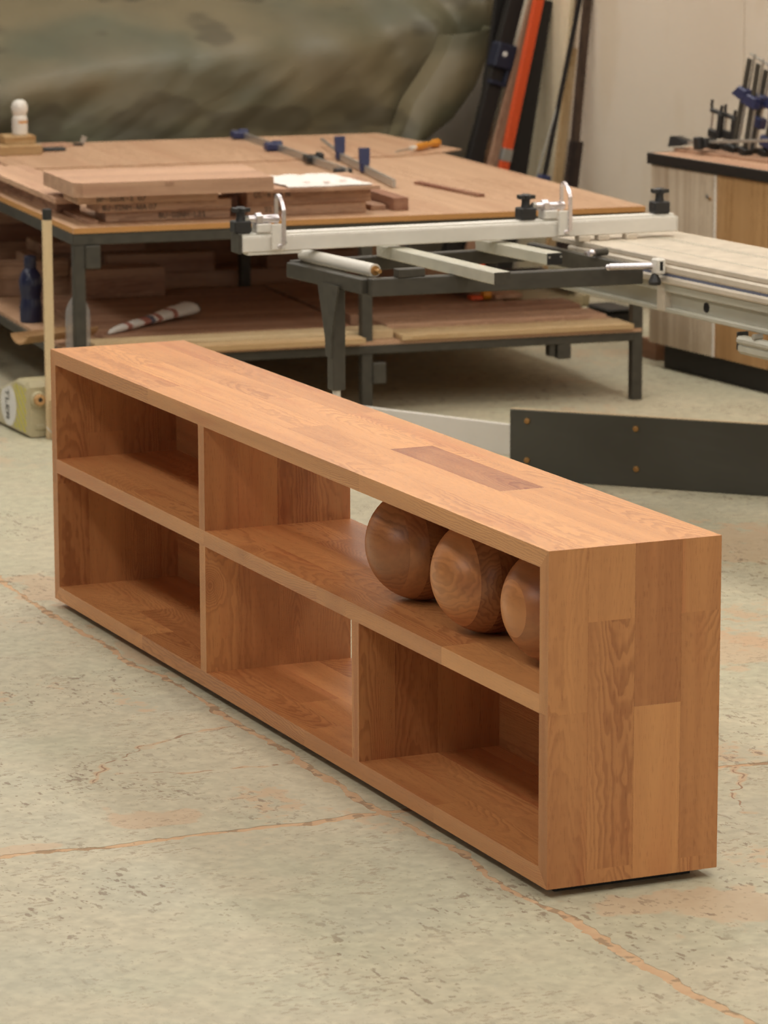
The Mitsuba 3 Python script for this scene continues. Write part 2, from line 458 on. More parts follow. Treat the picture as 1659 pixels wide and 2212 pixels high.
JOINT_A = np.array([(-10.0, -.03), (-3.6, -.034), (-3.075, -.051), (-2.648, -.045), (-2.419, -.049), (-2.069, -.024), (-1.687, -.032), (-1.089, -.03), (-.754, -.039), (-.575, -.021), (-.332, -.019), (-.203, -.036), (-.069, -.034), (.063, -.026), (.283, -.019), (.445, -.028), (.675, -.023), (.863, .002), (2.0, -.01), (11, -.03)])
JOINT_B = np.array([(-8.0, -.765), (-1.003, -.769), (-.943, -.761), (-.886, -.777), (-.796, -.768), (-.687, -.75), (-.597, -.753), (-.45, -.751), (-.324, -.763), (-.211, -.744), (-.099, -.761), (-.03, -.752), (.4, -.77), (.783, -.783), (.85, -.78), (.912, -.779), (1.054, -.771), (4.5, -.765)])


def slab(xs, ys):
    """one concrete slab between the room's edge and the jagged joints; xs, ys = the sides of the joint crossing"""
    n = 520
    lx = np.linspace(GX, 4.0 if xs > 0 else -6.0, n)
    ly = np.linspace(GY, 4.49 if ys > 0 else -4.0, n)
    k = (xs > 0) * 2 + (ys > 0)
    wa = .010 * (meshkit.fbm(np.stack([lx * 9, lx * 0, lx * 0], 1), 3, 41) - .5)
    wb = .012 * (meshkit.fbm(np.stack([ly * 9, ly * 0, ly * 0], 1), 3, 43) - .5)
    along_x = np.stack([lx, np.interp(lx, *JOINT_A.T) + wa + ys * (0.001 + jagged(n, 3 + k, 0.014))], 1)
    along_y = np.stack([np.interp(ly, *JOINT_B.T) + wb + xs * (0.0014 + jagged(n, 11 + k, 0.013)), ly], 1)
    fx = X1 if xs > 0 else X0
    fy = Y1 if ys > 0 else Y0
    corner = [[-.756 + xs * 0.010, -.036 + ys * 0.010]]
    corner = [[-.756 + xs * 0.011, -.036 + ys * 0.011]]
    ox = along_x[np.abs(along_x[:, 0] + .756) > .016]
    oy = along_y[np.abs(along_y[:, 1] + .036) > .016]
    poly = np.vstack([corner, ox, [[fx, GY + ys * 0.002], [fx, fy], [GX + xs * 0.002, fy]], oy[::-1]])
    pg = Polygon(poly)
    if not pg.is_valid:
        pg = pg.buffer(0)
        pg = max(getattr(pg, 'geoms', [pg]), key=lambda g: g.area)
    m = prism(pg, 0.08)
    m.apply_translation((0, 0, -0.08))
    return m


struct('floor', box(X0, X1, Y0, Y1, -0.25, -0.0008), 'joint_filler', 'pale worn concrete floor with peach filled joints')
for _xs in (-1, 1):
    for _ys in (-1, 1):
        part('floor', 'slab', slab(_xs, _ys), 'concrete_paint')
struct('wall_back', box(X0 - 0.2, X0, Y0, Y1 + 0.2, -0.1, HZ), 'back_wall_paint', 'grey back wall behind the tarpaulin')
struct('wall_right', None, None, 'whitewashed plywood side wall behind the leaning bars')
for _k, (_a, _b) in enumerate(((X0, -7.12), (-7.112, -2.6), (-2.592, 1.9), (1.908, 6.4), (6.408, X1))):
    part('wall_right', 'panel', box(_a, _b, Y1, Y1 + 0.02, 0.0, HZ, 0.003), 'wall_paint')
part('wall_right', 'backing', box(X0, X1, Y1 + 0.02, Y1 + 0.2, -0.1, HZ), 'dark_wall_paint')
struct('wall_left', None, None, 'side wall outside the picture with a high strip window')
part('wall_left', 'lower', box(X0, X1, Y0 - 0.2, Y0, -0.1, 3.2), 'dark_wall_paint')
part('wall_left', 'upper', box(X0, X1, Y0 - 0.2, Y0, 3.9, HZ), 'dark_wall_paint')
part('wall_left', 'pier', box(X0, -1.6, Y0 - 0.2, Y0, 3.2, 3.9), 'dark_wall_paint')
part('wall_left', 'pier', box(2.6, X1, Y0 - 0.2, Y0, 3.2, 3.9), 'dark_wall_paint')
scene['window_2'] = mikit.ply(box(-1.6, 2.6, Y0 - 0.12, Y0 - 0.1, 3.2, 3.9), 'lamp_frame', emitter={'type': 'area', 'radiance': {'type': 'rgb', 'value': [STRIP_POWER * c for c in (0.98, 1.0, 1.0)]}})
labels['window_2'] = {'label': 'high daylit strip window in the left side wall', 'kind': 'structure'}
struct('wall_front', None, None, 'wall behind the camera around a wide daylit opening')
part('wall_front', 'side', box(X1, X1 + 0.2, Y0, -5.0, -0.1, HZ), 'dark_wall_paint')
part('wall_front', 'side', box(X1, X1 + 0.2, 2.5, Y1, -0.1, HZ), 'dark_wall_paint')
part('wall_front', 'lintel', box(X1, X1 + 0.2, -5.0, 2.5, 4.2, HZ), 'dark_wall_paint')
struct('ceiling', box(X0, X1, Y0, Y1, HZ, HZ + 0.2), 'ceiling_paint', 'plain workshop ceiling')
_w = box(X1 + 0.1, X1 + 0.12, -5.0, 2.5, 0.0, 4.2)
scene['window_1'] = mikit.ply(_w, 'lamp_frame', emitter={'type': 'area', 'radiance': {'type': 'rgb', 'value': [WINDOW_POWER * c for c in (0.98, 1.0, 1.0)]}})
labels['window_1'] = {'label': 'wide daylit translucent door behind the camera', 'kind': 'structure'}
for _x, _y in CEILING_LIGHTS:
    t = thing('ceiling_light', 'rectangular workshop ceiling light outside the picture', 'light', 'workshop ceiling lights')
    sx, sy = CEILING_SIZE
    part(t, 'housing', box(_x - sx / 2 - .05, _x + sx / 2 + .05, _y - sy / 2 - .05, _y + sy / 2 + .05, HZ - .06, HZ, .01), 'lamp_frame')
    scene[t + '__diffuser'] = mikit.ply(box(_x - sx / 2, _x + sx / 2, _y - sy / 2, _y + sy / 2, HZ - .07, HZ - .055), 'lamp_frame',
                                        emitter={'type': 'area', 'radiance': {'type': 'rgb', 'value': [CEILING_POWER * c for c in LIGHT_WARM]}})

# ------------------------------------------------------------------ the open sideboard of laminated wood
L, D, TH = 3.1375, 0.404, 0.0405
Z0, Z1 = 0.021, 0.741
SH0, SH1 = 0.391, 0.4315
DIV1, DIV2 = (-1.986, -1.9455), (-1.0125, -0.972)
YB = [0.0, 0.092, 0.201, 0.311, D]
side = thing('sideboard', 'long low open sideboard of orange-brown laminated wood standing on the concrete floor', 'sideboard')
G0 = 0.00012                                    # hairline between neighbouring staves


def cut_staves(holder, y0, y1, poly_at, cuts, tones, bsdf, axis, lo, hi):
    """staves of one row: cut along the grain at `cuts`; poly_at(a, b) gives the stave's outline between a and b"""
    ends = [lo, *sorted(cuts), hi]
    for a, b, tn in zip(ends[:-1], ends[1:], tones):
        m = prism_xz(poly_at(a, b), y0 + G0, y1 - G0)
        wood_part(holder, 'stave', m, bsdf, axis, tone=tn)


def top_poly(z_out, z_in):
    def at(a, b):
        ia = a + TH if abs(a + L) < 1e-6 else a
        ib = b - TH if abs(b) < 1e-6 else b
        return [(a, z_out), (b, z_out), (ib, z_in), (ia, z_in)]
    return at


def side_poly(x_out, x_in):
    def at(a, b):
        ia = a + TH if abs(a - Z0) < 1e-6 else a
        ib = b - TH if abs(b - Z1) < 1e-6 else b
        return [(x_out, a), (x_out, b), (x_in, ib), (x_in, ia)]
    return at


def plain_x(z0, z1):
    return lambda a, b: [(a, z0), (b, z0), (b, z1), (a, z1)]


def plain_z(x0, x1):
    return lambda a, b: [(x0, a), (x1, a), (x1, b), (x0, b)]


rows_top = [([-2.35, -0.968], (.35, .45, .30)), ([-2.75, -1.62, -1.055], (.40, .30, .42, .28)), ([-2.05, -1.24, -0.642], (.42, .32, .86, .36)), ([-2.55, -1.75, -0.85], (.55, .46, .34, .30))]
h = side + '__top_panel'
for k, (cuts, tones) in enumerate(rows_top):
    cut_staves(h, YB[k], YB[k + 1], top_poly(Z1, Z1 - TH), cuts, tones, IROKO_X, 'x', -L, 0.0)
h = side + '__bottom_panel'
rows_bot = [([-2.42, -1.30, -0.56], (.45, .62, .5, .4)), ([-2.7, -1.55, -0.40], (.4, .58, .45, .5)), ([-2.1, -1.42, -0.95], (.6, .4, .7, .55)), ([-1.75, -0.7], (.55, .5, .6))]
for k, (cuts, tones) in enumerate(rows_bot):
    cut_staves(h, YB[k], YB[k + 1], top_poly(Z0, Z0 + TH), cuts, tones, IROKO_X, 'x', -L, 0.0)
h = side + '__side_panel'
rows_near = [([0.393], (.62, .44)), ([0.052, 0.583], (.50, .62, .40)), ([0.393], (.34, .78)), ([0.052, 0.583], (.5, .56, .46))]
for k, (cuts, tones) in enumerate(rows_near):
    cut_staves(h, YB[k], YB[k + 1], side_poly(0.0, -TH), cuts, tones, IROKO_Z, 'z', Z0, Z1)
h = side + '__side_panel_001'
rows_far = [([0.36], (.62, .58)), ([0.5], (.5, .6)), ([0.3], (.72, .55)), ([0.46], (.6, .66))]
for k, (cuts, tones) in enumerate(rows_far):
    cut_staves(h, YB[k], YB[k + 1], side_poly(-L, -L + TH), cuts, tones, IROKO_Z, 'z', Z0, Z1)
h = side + '__shelf'
rows_shelf = [([-2.55, -1.955, -1.22, -0.52], (.35, .5, .48, .62, .32)), ([-2.3, -1.35, -0.6], (.45, .4, .55, .5)), ([-2.7, -1.7, -0.8], (.6, .5, .62, .5)), ([-2.0, -1.1], (.66, .56, .6))]
for k, (cuts, tones) in enumerate(rows_shelf):
    cut_staves(h, YB[k], YB[k + 1], plain_x(SH0, SH1), cuts, tones, IROKO_X, 'x', -L + TH, -TH)
for nm, (xa, xb), (za, zb), tones in (('divider', DIV1, (SH1, Z1 - TH), (.62, .42, .72, .5)), ('divider_001', DIV1, (Z0 + TH, SH0), (.36, .56, .62, .6)), ('divider_002', DIV2, (Z0 + TH, SH0), (.50, .78, .62, .66))):
    h = side + '__' + nm
    for k in range(4):
        cut_staves(h, YB[k], YB[k + 1], plain_z(xa, xb), [], (tones[k],), IROKO_Z, 'z', za, zb)
YK = 0.3615
for nm, (xa, xb), (za, zb) in (('back_panel', (-L + TH, DIV1[0]), (SH1, Z1 - TH)), ('back_panel_001', (-L + TH, DIV1[0]), (Z0 + TH, SH0)), ('back_panel_002', (DIV2[1], -TH), (Z0 + TH, SH0)), ('back_panel_003', (DIV2[1], -TH), (SH1, Z1 - TH))):
    h = side + '__' + nm
    zs = np.linspace(za, zb, 4)
    for k in range(3):
        wood_part(h, 'stave', box(xa, xb, YK, D - 0.0005, zs[k] + G0, zs[k + 1] - G0), IROKO_X, 'x', tone=(.55, .72, .5)[k])
part(side, 'plinth', box(-L + 0.045, -0.045, 0.04, D - 0.04, 0.0005, Z0), 'black_edge', label='dark recessed base')

# three turned balls, glued up from thick slabs
R_BALL = 0.1325


def ball_layer(c, y0, y1, n=64):
    """the slab of the ball between the planes y0 and y1 (about its centre)"""
    th = np.linspace(math.asin(max(-1, y0 / R_BALL)), math.asin(min(1, y1 / R_BALL)), max(4, int(26 * (y1 - y0) / R_BALL)))
    prof = [(max(1e-5, R_BALL * math.cos(a)), R_BALL * math.sin(a)) for a in th]
    skin = lathe(prof, n, (0, 1, 0))
    ms = [skin]
    for (r_, y_), flip in ((prof[0], False), (prof[-1], True)):
        if r_ > 1e-3:
            ring = lathe([(1e-5, y_), (r_, y_)], n, (0, 1, 0))
            if flip:
                ring.invert()
            ms.append(ring)
    m = join(*ms)
    m.apply_translation(c)
    return m, len(skin.vertices)


BALLS = [((-0.983, 0.166, SH1 + R_BALL), (-0.0785, -0.038, 0.003, 0.044, 0.085), (.55, .35, .72, .80, .7, .7), 'dark reddish turned wooden ball on the shelf, farthest left of the three'),
         ((-0.606, 0.158, SH1 + R_BALL), (-0.073, -0.031, 0.010, 0.052, 0.093), (.10, .66, .80, .72, .7, .7), 'middle of the three turned wooden balls, large pale cap on a dark body'),
         ((-0.264, 0.166, SH1 + R_BALL), (-0.117, -0.076, -0.035, 0.006, 0.047), (-.05, .42, .55, .6, .7, .7), 'turned wooden ball nearest the end panel with a small pale round inlay')]
for c, planes, tones, lb in BALLS:
    t = thing('wooden_ball', lb, 'wooden ball', 'wooden balls on the shelf')
    ys = [-R_BALL, *planes, R_BALL]
    for a, b, tn in zip(ys[:-1], ys[1:], tones):
        m, ns = ball_layer(c, a, b)
        uv = grain_uv(m, 'x', None, max(0, tn), swap=True)
        part(t, 'layer', m, IROKO_B, smooth=True, uv=uv)


# ------------------------------------------------------------------ the steel workbench behind (frame TABLE: x = depth, y = leftwards)
BU, BV, BZ = 2.245, 3.30, 0.75
bench = thing('workbench', 'large low steel-framed workbench with plywood top and a loaded lower shelf', 'workbench')
wood_part(bench, 'top_sheet', box(0.0, 1.22, 0.0, BU, BZ - 0.022, BZ, .001), BENCHTOP, 'x', TABLE, tone=.45)
wood_part(bench, 'top_sheet', box(1.221, 3.33, 0.0, BU, BZ - 0.022, BZ, .001), BENCHTOP, 'x', TABLE, tone=.45)
m = prism([(2.43, -.125), (2.28, .07), (2.225, .22), (2.215, .8), (2.20, 1.3), (2.20, 1.95), (3.335, 1.97), (3.345, -.03)], .005)
wood_single('plywood_sheet', shifted(m, 0, 0, BZ + .0004), BENCHTOP, 'x', 'thin plywood sheet lying loose over the rear of the bench top', 'plywood sheet', TABLE, tone=.52)
part(bench, 'edge_strip', TABLE(box(-0.001, 0.004, 0.002, BU - .002, BZ - .021, BZ - .001)), 'ply_edge')
part(bench, 'edge_strip', TABLE(box(0.004, 2.2, BU - .004, BU + .001, BZ - .021, BZ - .001)), 'ply_edge')
zb0, zb1 = 0.685, 0.728
for nm, b in (('front_rail', (0.005, 0.045, 0.0, BU)), ('rear_rail', (3.2, 3.24, 0.0, BU)), ('side_rail', (0.045, 3.2, 0.0, 0.04)), ('side_rail', (0.045, 3.2, BU - .04, BU)), ('cross_rail', (1.6, 1.64, 0.04, BU - .04))):
    part(bench, nm, TABLE(box(*b, zb0, zb1, .003)), STEEL)
for v in (0.006, 1.62, 3.2):
    for u in (0.003, 1.098, BU - .046):
        part(bench, 'leg', TABLE(box(v, v + .043, u, u + .043, 0.0, zb0, .003)), STEEL)
part(bench, 'socket', TABLE(box(-0.004, 0.05, BU - .102, BU - .044, 0.598, 0.684, .004)), STEEL)
part(bench, 'socket', TABLE(box(-0.004, 0.05, 1.047, 1.1, 0.118, 0.199, .004)), STEEL)
part(bench, 'socket', TABLE(box(0.002, 0.05, 0.30, 0.355, 0.175, 0.239, .004)), STEEL)
part(bench, 'socket', TABLE(box(0.012, 0.06, 0.36, 0.385, 0.185, 0.239, .003)), STEEL)
wood_part(bench, 'shelf_board', box(0.0, 3.2, 0.01, BU - .01, 0.266, 0.28), BENCHTOP, 'y', TABLE, tone=.5)
for b in ((0.0, 0.035, 0.04, BU), (3.2, 3.235, 0.0, BU), (0.035, 3.2, -0.0, 0.035), (0.035, 3.2, BU - .035, BU), (1.62, 1.655, .04, BU - .04)):
    part(bench, 'shelf_rail', TABLE(box(*b, 0.232, 0.266, .003)), STEEL)

# things on the bench top
t = thing('wood_block', 'larger light wood block under the smaller one at the left rear of the bench', 'wood block')
wood_part(t, 'block', box(2.80, 3.02, 1.70, 1.90, BZ + .006, BZ + .047, .003), PALE_Y, 'y', TABLE, tone=.85)
t = thing('wood_block', 'small light wood block that the white bottle stands on', 'wood block')
wood_part(t, 'block', box(2.86, 3.0, 1.715, 1.855, BZ + .048, BZ + .085, .003), PALE_Y, 'y', TABLE, tone=.95)
t = thing('glue_bottle', 'white squeeze bottle with a round ball-like top and orange label mark', 'bottle')
bp = TABLE.pt(2.92, 1.772, BZ + .086)
part(t, 'body', lathe([(1e-4, 0), (.031, 0), (.034, .004), (.034, .070), (.032, .078), (.029, .082), (.027, .086)], 40, at=bp), 'white_plastic', True)
part(t, 'cap', lathe([(.028, .086), (.031, .092), (.035, .104), (.0365, .116), (.0355, .128), (.031, .140), (.023, .149), (.012, .154), (1e-4, .1555)], 40, at=bp), 'white_plastic', True)
part(t, 'label_mark', lathe([(.0345, .052), (.0345, .062)], 60, at=bp).slice_plane(bp, [0.85, -.55, 0]).slice_plane(bp, [.5, .9, 0]), 'amber_plastic', label='orange mark')
t = thing('hand_tool', 'dark metal hand tool lying beside the wood blocks on the bench', 'tool')
part(t, 'body', TABLE(box(2.93, 2.985, 1.56, 1.665, BZ + .006, BZ + .022, .006)), 'black_plastic')
part(t, 'lever', TABLE(rod((2.95, 1.66, BZ + .012), (2.91, 1.69, BZ + .045), .005, 10)), 'bright_steel')
wood_single('thin_board', box(3.14, 3.30, 1.475, 1.66, BZ + .006, BZ + .012), TIMBER_Y, 'y', 'thin short board flat behind the dark hand tool', 'board', TABLE, tone=.45)
t = thing('square', 'small dark marking square standing at the rear of the bench', 'tool')
part(t, 'stock', TABLE(box(3.16, 3.175, 1.425, 1.475, BZ + .006, BZ + .018, .002)), 'dark_rubber')
part(t, 'blade', TABLE(Frame((3.168, 1.43, BZ + .018), 0, trimesh.transformations.rotation_matrix(.35, [1, 0, 0])[:3, :3])(box(-.0015, .0015, -.012, .012, 0, .032))), 'bright_steel')


def writing(holder, text, height, u, z, vface, depth=.0012):
    """handwritten marks on a face that looks out over the front of the bench, reading from u towards smaller u"""
    m = meshkit.text_mesh(text, height, depth, True)
    v = np.asarray(m.vertices)
    m.vertices = np.stack([vface + .0003 - v[:, 2], u - v[:, 0], z + v[:, 1]], 1)
    part(holder, 'writing', TABLE(m), 'ink', label='dark pencilled writing')


GS = 'stacked boards on the bench front'
t = thing('stacked_board', 'wide planed slab on top of the left board stack, overhanging it', 'board', GS)
pl_ = [(-0.005, 1.485), (0.0, 2.205), (0.035, 2.235), (0.50, 2.235), (0.50, 1.455)]
m = prism(pl_, .053); m.apply_translation((0, 0, .8585))
m.vertices = np.asarray(m.vertices)
wood_part(t, 'slab', m, TIMBER_Y, 'y', TABLE, tone=.30)
wood_part(t, 'knot', box(-0.0062, -0.004, 1.865, 1.895, .895, .905), TIMBER_Y, 'y', TABLE, tone=1.0)
for (u0, u1, v0, v1, za, zb, tn, tx, ux, lb) in (
        (1.672, 2.205, 0.085, 0.31, .825, .858, .25, 'BF-SIDE-1  07', 2.135, 'thick board in the left stack, upper of three with pencilled writing'),
        (1.612, 2.118, 0.12, 0.31, .788, .8245, .05, 'BJ-FINH-MA 07', 2.105, 'thick board in the left stack, middle of three with pencilled writing'),
        (1.608, 2.085, 0.15, 0.31, .7505, .7875, .10, 'BU-DINH-L21', 1.885, 'thick board in the left stack, lowest of three with pencilled writing')):
    t = thing('stacked_board', lb, 'board', GS)
    wood_part(t, 'board', box(v0, v1, u0, u1, za, zb, .002), TIMBER_Y, 'y', TABLE, tone=tn)
    writing(t, tx, .0185, ux, za + .008, v0)
t = thing('stacked_board', 'thin reddish sheet lying on top of the right board stack under the paper', 'board', GS)
wood_part(t, 'sheet', shifted(prism([(0.06, 1.05), (0.06, 1.50), (0.52, 1.62), (0.60, 1.0)], .012), 0, 0, .846), TIMBER_Y, 'y', TABLE, tone=.45)
t = thing('stacked_board', 'reddish thick board in the right stack with pencilled writing', 'board', GS)
wood_part(t, 'board', box(0.14, 0.5, 1.06, 1.545, .7915, .8455, .002), TIMBER_Y, 'y', TABLE, tone=.3)
writing(t, 'CL-8 P 1 N', .019, 1.52, .822, .14)
t = thing('stacked_board', 'lighter thick board at the bottom of the right stack', 'board', GS)
wood_part(t, 'board', box(0.155, 0.5, 1.075, 1.54, .7505, .791, .002), TIMBER_Y, 'y', TABLE, tone=.1)
writing(t, '21 1N', .018, 1.475, .765, .155)
t = thing('paper_sheet', 'crumpled white printed paper lying on the right board stack', 'paper')
gx, gy = np.meshgrid(np.linspace(0, 1, 24), np.linspace(0, 1, 24), indexing='ij')
pv = np.stack([.085 + .42 * gx, 1.40 - .30 * gy + .02 * gx - .1 * (1 - gx) * gy * .3, .8595 + .012 * meshkit.fbm(np.stack([gx * 5, gy * 6, gx * 0], -1), 3, 5) * np.minimum(1, 8 * gx + .3)], -1).reshape(-1, 3)
ii, jj = np.meshgrid(np.arange(23), np.arange(23), indexing='ij')
pq = np.stack([ii * 24 + jj, ii * 24 + jj + 1, (ii + 1) * 24 + jj + 1, (ii + 1) * 24 + jj], -1).reshape(-1, 4)
pf = np.vstack([pq[:, [0, 1, 2]], pq[:, [0, 2, 3]]])
top = trimesh.Trimesh(pv, pf, process=False)
bot = trimesh.Trimesh(pv - [0, 0, .0012], pf[:, ::-1], process=False)
part(t, 'sheet', TABLE(join(top, bot)), 'paper', True)
for a, b in ((.03, .2), (.02, .45), (.05, .7)):
    part(t, 'print', TABLE(box(.10 + a, .12 + a, 1.36 - b * .3, 1.385 - b * .3, .872, .8726)), 'red_print')
wood_single('offcut_block', box(0.155, 0.62, 0.905, 0.965, BZ + .0005, BZ + .05, .002), TIMBER_X, 'x', 'dark reddish block lying endwise at the right of the board stacks', 'wood block', TABLE, tone=.85)
wood_single('offcut_block', box(0.20, 0.48, 0.98, 1.04, BZ + .0005, BZ + .02, .002), TIMBER_X, 'x', 'low pale strip between the dark block and the right board stack', 'wood block', TABLE, tone=.4)
wood_single('dark_offcut', box(0.24, 0.30, 1.553, 1.597, BZ + .0005, BZ + .07), TIMBER_Z, 'z', 'dark upright offcut in the gap between the two board stacks', 'wood block', TABLE, tone=1.0)
m = Frame((1.08, 0.565, 0), 187)(box(0, .57, 0, .03, BZ + .0005, BZ + .012))
wood_single('wood_strip', m, TIMBER_X, 'x', 'thin dark brown strip lying alone on the bench near the chrome handle', 'strip', TABLE, tone=.9)

# boards along the bench's left edge
wood_single('edge_board', box(0.315, 1.6, 2.045, 2.235, .805, .828, .003), TIMBER_X, 'x', 'long pale board on the left edge of the bench, upper one', 'board', TABLE, tone=.30)
t = thing('edge_board', 'long brown board under the pale one on the left edge of the bench', 'board')
wood_part(t, 'board', box(0.52, 1.7, 2.09, 2.185, BZ + .0005, .8045, .002), TIMBER_X, 'x', TABLE, tone=.78)
m = meshkit.text_mesh('07 CM', .018, .001)
v = np.asarray(m.vertices)
m.vertices = np.stack([1.33 - v[:, 0], 2.1847 + v[:, 2], .772 + v[:, 1]], 1)
part(t, 'writing', TABLE(m), 'ink')
wood_single('edge_board', box(0.12, 0.5, 2.12, 2.16, BZ + .0005, BZ + .012), TIMBER_X, 'x', 'small strip on the front left corner of the bench', 'board', TABLE, tone=.3)


def sash_clamp(bar0, bar1, heads, label, wing=0.0):
    """bar0, bar1: the ends of the bar in bench coordinates; heads: (position along the bar, kind)"""
    t = thing('bar_clamp', label, 'clamp', None)
    p0, p1 = np.array(bar0, float), np.array(bar1, float)
    d = (p1 - p0); Lb = np.linalg.norm(d); d /= Lb
    s = np.array([-d[1], d[0], 0])
    part(t, 'bar', TABLE(tube([p0, p0 * .5 + p1 * .5, p1], 0, flat=(.012, .030, (0, 0, 1)))), 'bright_steel')
    for f, kind in heads:
        c = p0 + d * Lb * f
        fr = Frame(c, 0, np.stack([d, s, [0, 0, 1]], 1))
        if kind == 'flat':
            m = join(box(-.035, .035, -.055, .02, -.012, .022, .006), box(-.022, .022, -.02, .02, .0, .03, .004))
            part(t, 'jaw', TABLE(fr(m)), 'blue_paint')
        elif kind == 'up':
            m = join(box(-.02, .02, -.018, .018, -.015, .03, .005), hull([(-.018, -.02, .02), (.02, -.02, .02), (-.018, .02, .02), (.02, .02, .02), (-.02, -.022, .085), (.012, -.022, .085), (-.02, .022, .085), (.012, .022, .085)]))
            part(t, 'jaw', TABLE(fr(m)), 'blue_paint')
        elif kind == 'black':
            part(t, 'slide', TABLE(fr(join(box(-.045, .045, -.03, .025, -.012, .018, .006), box(-.02, .05, .02, .045, -.012, .03, .006)))), 'black_plastic')
        elif kind == 'end':
            part(t, 'end_stop', TABLE(fr(box(-.03, .01, -.045, .03, -.014, .012, .005))), 'black_plastic')
    return t


t = sash_clamp((3.30, .648, .7715), (1.46, .727, .7715), ((.03, 'flat'), (.37, 'flat'), (.69, 'black'), (.985, 'end')), 'longer bar clamp on the bench, with two blue jaws and a black slide')
part(t, 'screw', TABLE(rod((3.31, .655, .775), (3.42, .648, .775), .011, 14, bevel=.003)), 'bright_steel')
t = sash_clamp((2.20, .535, .7715), (.93, .70, .7715), ((.06, 'up'), (.50, 'up')), 'shorter bar clamp on the bench, its two blue jaws standing upright')
part(t, 'screw', TABLE(rod((2.25, .52, .785), (2.79, .415, .785), .007, 12)), 'bright_steel')
t = thing('screwdriver', 'screwdriver with an orange handle lying at the rear right of the bench', 'screwdriver')
a, b = np.array([2.36, .118, .776]), np.array([2.585, -.085, .776])
d = (b - a) / np.linalg.norm(b - a)
part(t, 'handle', TABLE(lathe([(1e-4, 0), (.013, 0), (.015, .02), (.0165, .06), (.0155, .12), (.012, .15), (.014, .19), (.019, .21), (.019, .25), (.016, .262), (1e-4, .265)], 24, d, a)), 'amber_plastic', 40)
part(t, 'collar', TABLE(rod(a - d * .05, a, .010, 18)), 'white_plastic', 40)
part(t, 'shaft', TABLE(rod(a - d * .22, a - d * .05, .004, 12)), 'bright_steel', 40)

# things on the lower shelf (top at 0.28)
SZ = 0.2805
GP = 'long boards on the lower shelf'
for (v0, v1, u0, u1, za, zb, mt, tn, lb) in (
        (0.055, 0.19, 1.0, 2.16, SZ, .314, PALE_Y, .22, 'long pale cream board along the front of the lower shelf, left half'),
        (-0.055, 0.05, 1.145, 2.19, SZ, .302, PALE_Y, .75, 'long honey-coloured board at the very front edge of the lower shelf'),
        (-0.02, 0.16, .05, 0.99, SZ, .300, PALE_Y, .62, 'long honey-coloured board along the front of the lower shelf, right half'),
        (0.165, 0.36, .09, .99, SZ, .316, TIMBER_Y, .45, 'second long brown board from the front on the right of the lower shelf'),
        (0.365, 0.56, .12, 1.07, SZ, .332, TIMBER_Y, .55, 'third long brown board from the front on the right of the lower shelf'),
        (0.30, 1.55, 1.08, 2.05, SZ, .301, TIMBER_Y, .62, 'wide brown sheet lying on the left of the lower shelf under the patterned bag'),
        (0.62, 1.55, .30, 1.06, SZ, .306, TIMBER_Y, .6, 'wide brown sheet in the middle of the lower shelf'),
        (1.72, 1.83, .35, 2.17, SZ, .350, TIMBER_Y, .4, 'long square timber far back on the lower shelf'),
        (1.86, 2.05, .25, 2.15, SZ, .340, TIMBER_Y, .8, 'long dark board behind the square timber on the lower shelf'),
        (2.45, 2.67, .3, 2.1, SZ, .420, TIMBER_Y, .7, 'stack-high dark beam at the back of the lower shelf')):
    wood_single('long_board', box(v0, v1, u0, u1, za, zb, .002), mt, 'y', lb, 'board', TABLE, GP, tone=tn)
m = Frame((0.60, .33, 0), 8)(box(0, .62, -.06, .06, .333, .352, .002))
wood_single('cross_board', m, TIMBER_X, 'x', 'short board laid slantwise across the boards at the right of the lower shelf', 'board', TABLE, tone=.4)
t = thing('tape_measure', 'small orange and yellow tape measure on the lower shelf boards', 'tape measure')
part(t, 'case', TABLE(rod((.60, .445, .355), (.60, .41, .355), .022, 20, bevel=.004)), 'amber_plastic', 40)
part(t, 'clip', TABLE(box(.575, .625, .448, .50, .335, .352, .004)), 'orange_paint')
t = thing('steel_tube', 'bent dark square steel tube at the right end of the lower shelf', 'steel tube')
part(t, 'tube', TABLE(join(box(1.02, 1.06, .02, .30, SZ + .072, SZ + .112, .003), box(.62, 1.06, .02, .06, SZ + .072, SZ + .112, .003))), 'black_edge')
part(t, 'end', TABLE(box(.618, .6205, .026, .054, SZ + .078, SZ + .106)), 'dark_rubber')
m = hull([(.62 + .03 * a_, .0 + .26 * b_, SZ + .001 + .05 * c_ * (1 - .4 * b_)) for a_ in (0, 11) for b_ in (0, .5, 1) for c_ in (0, 1)] + [(.66, .03, SZ + .062), (.9, .06, SZ + .058)])
t = thing('plastic_sheet', 'pale folded plastic sheet at the right end of the lower shelf behind the brown boards', 'plastic sheet')
m = m.subdivide().subdivide()
m.vertices = np.asarray(m.vertices) + (meshkit.fbm(np.asarray(m.vertices) * 14, 3, 21)[:, None] - .5) * np.array([.012, .012, .006])
part(t, 'sheet', TABLE(Frame((0, -.02, .002))(m)), 'can_plastic', True)
t = thing('floor_box', 'black box on the floor by the right wall beyond the bench', 'box')
part(t, 'body', box(-7.46, -7.24, 3.93, 4.05, 0.0005, .11, .01), 'black_edge')
part(t, 'lid', box(-7.47, -7.23, 3.92, 4.06, .11, .122, .006), 'black_plastic')
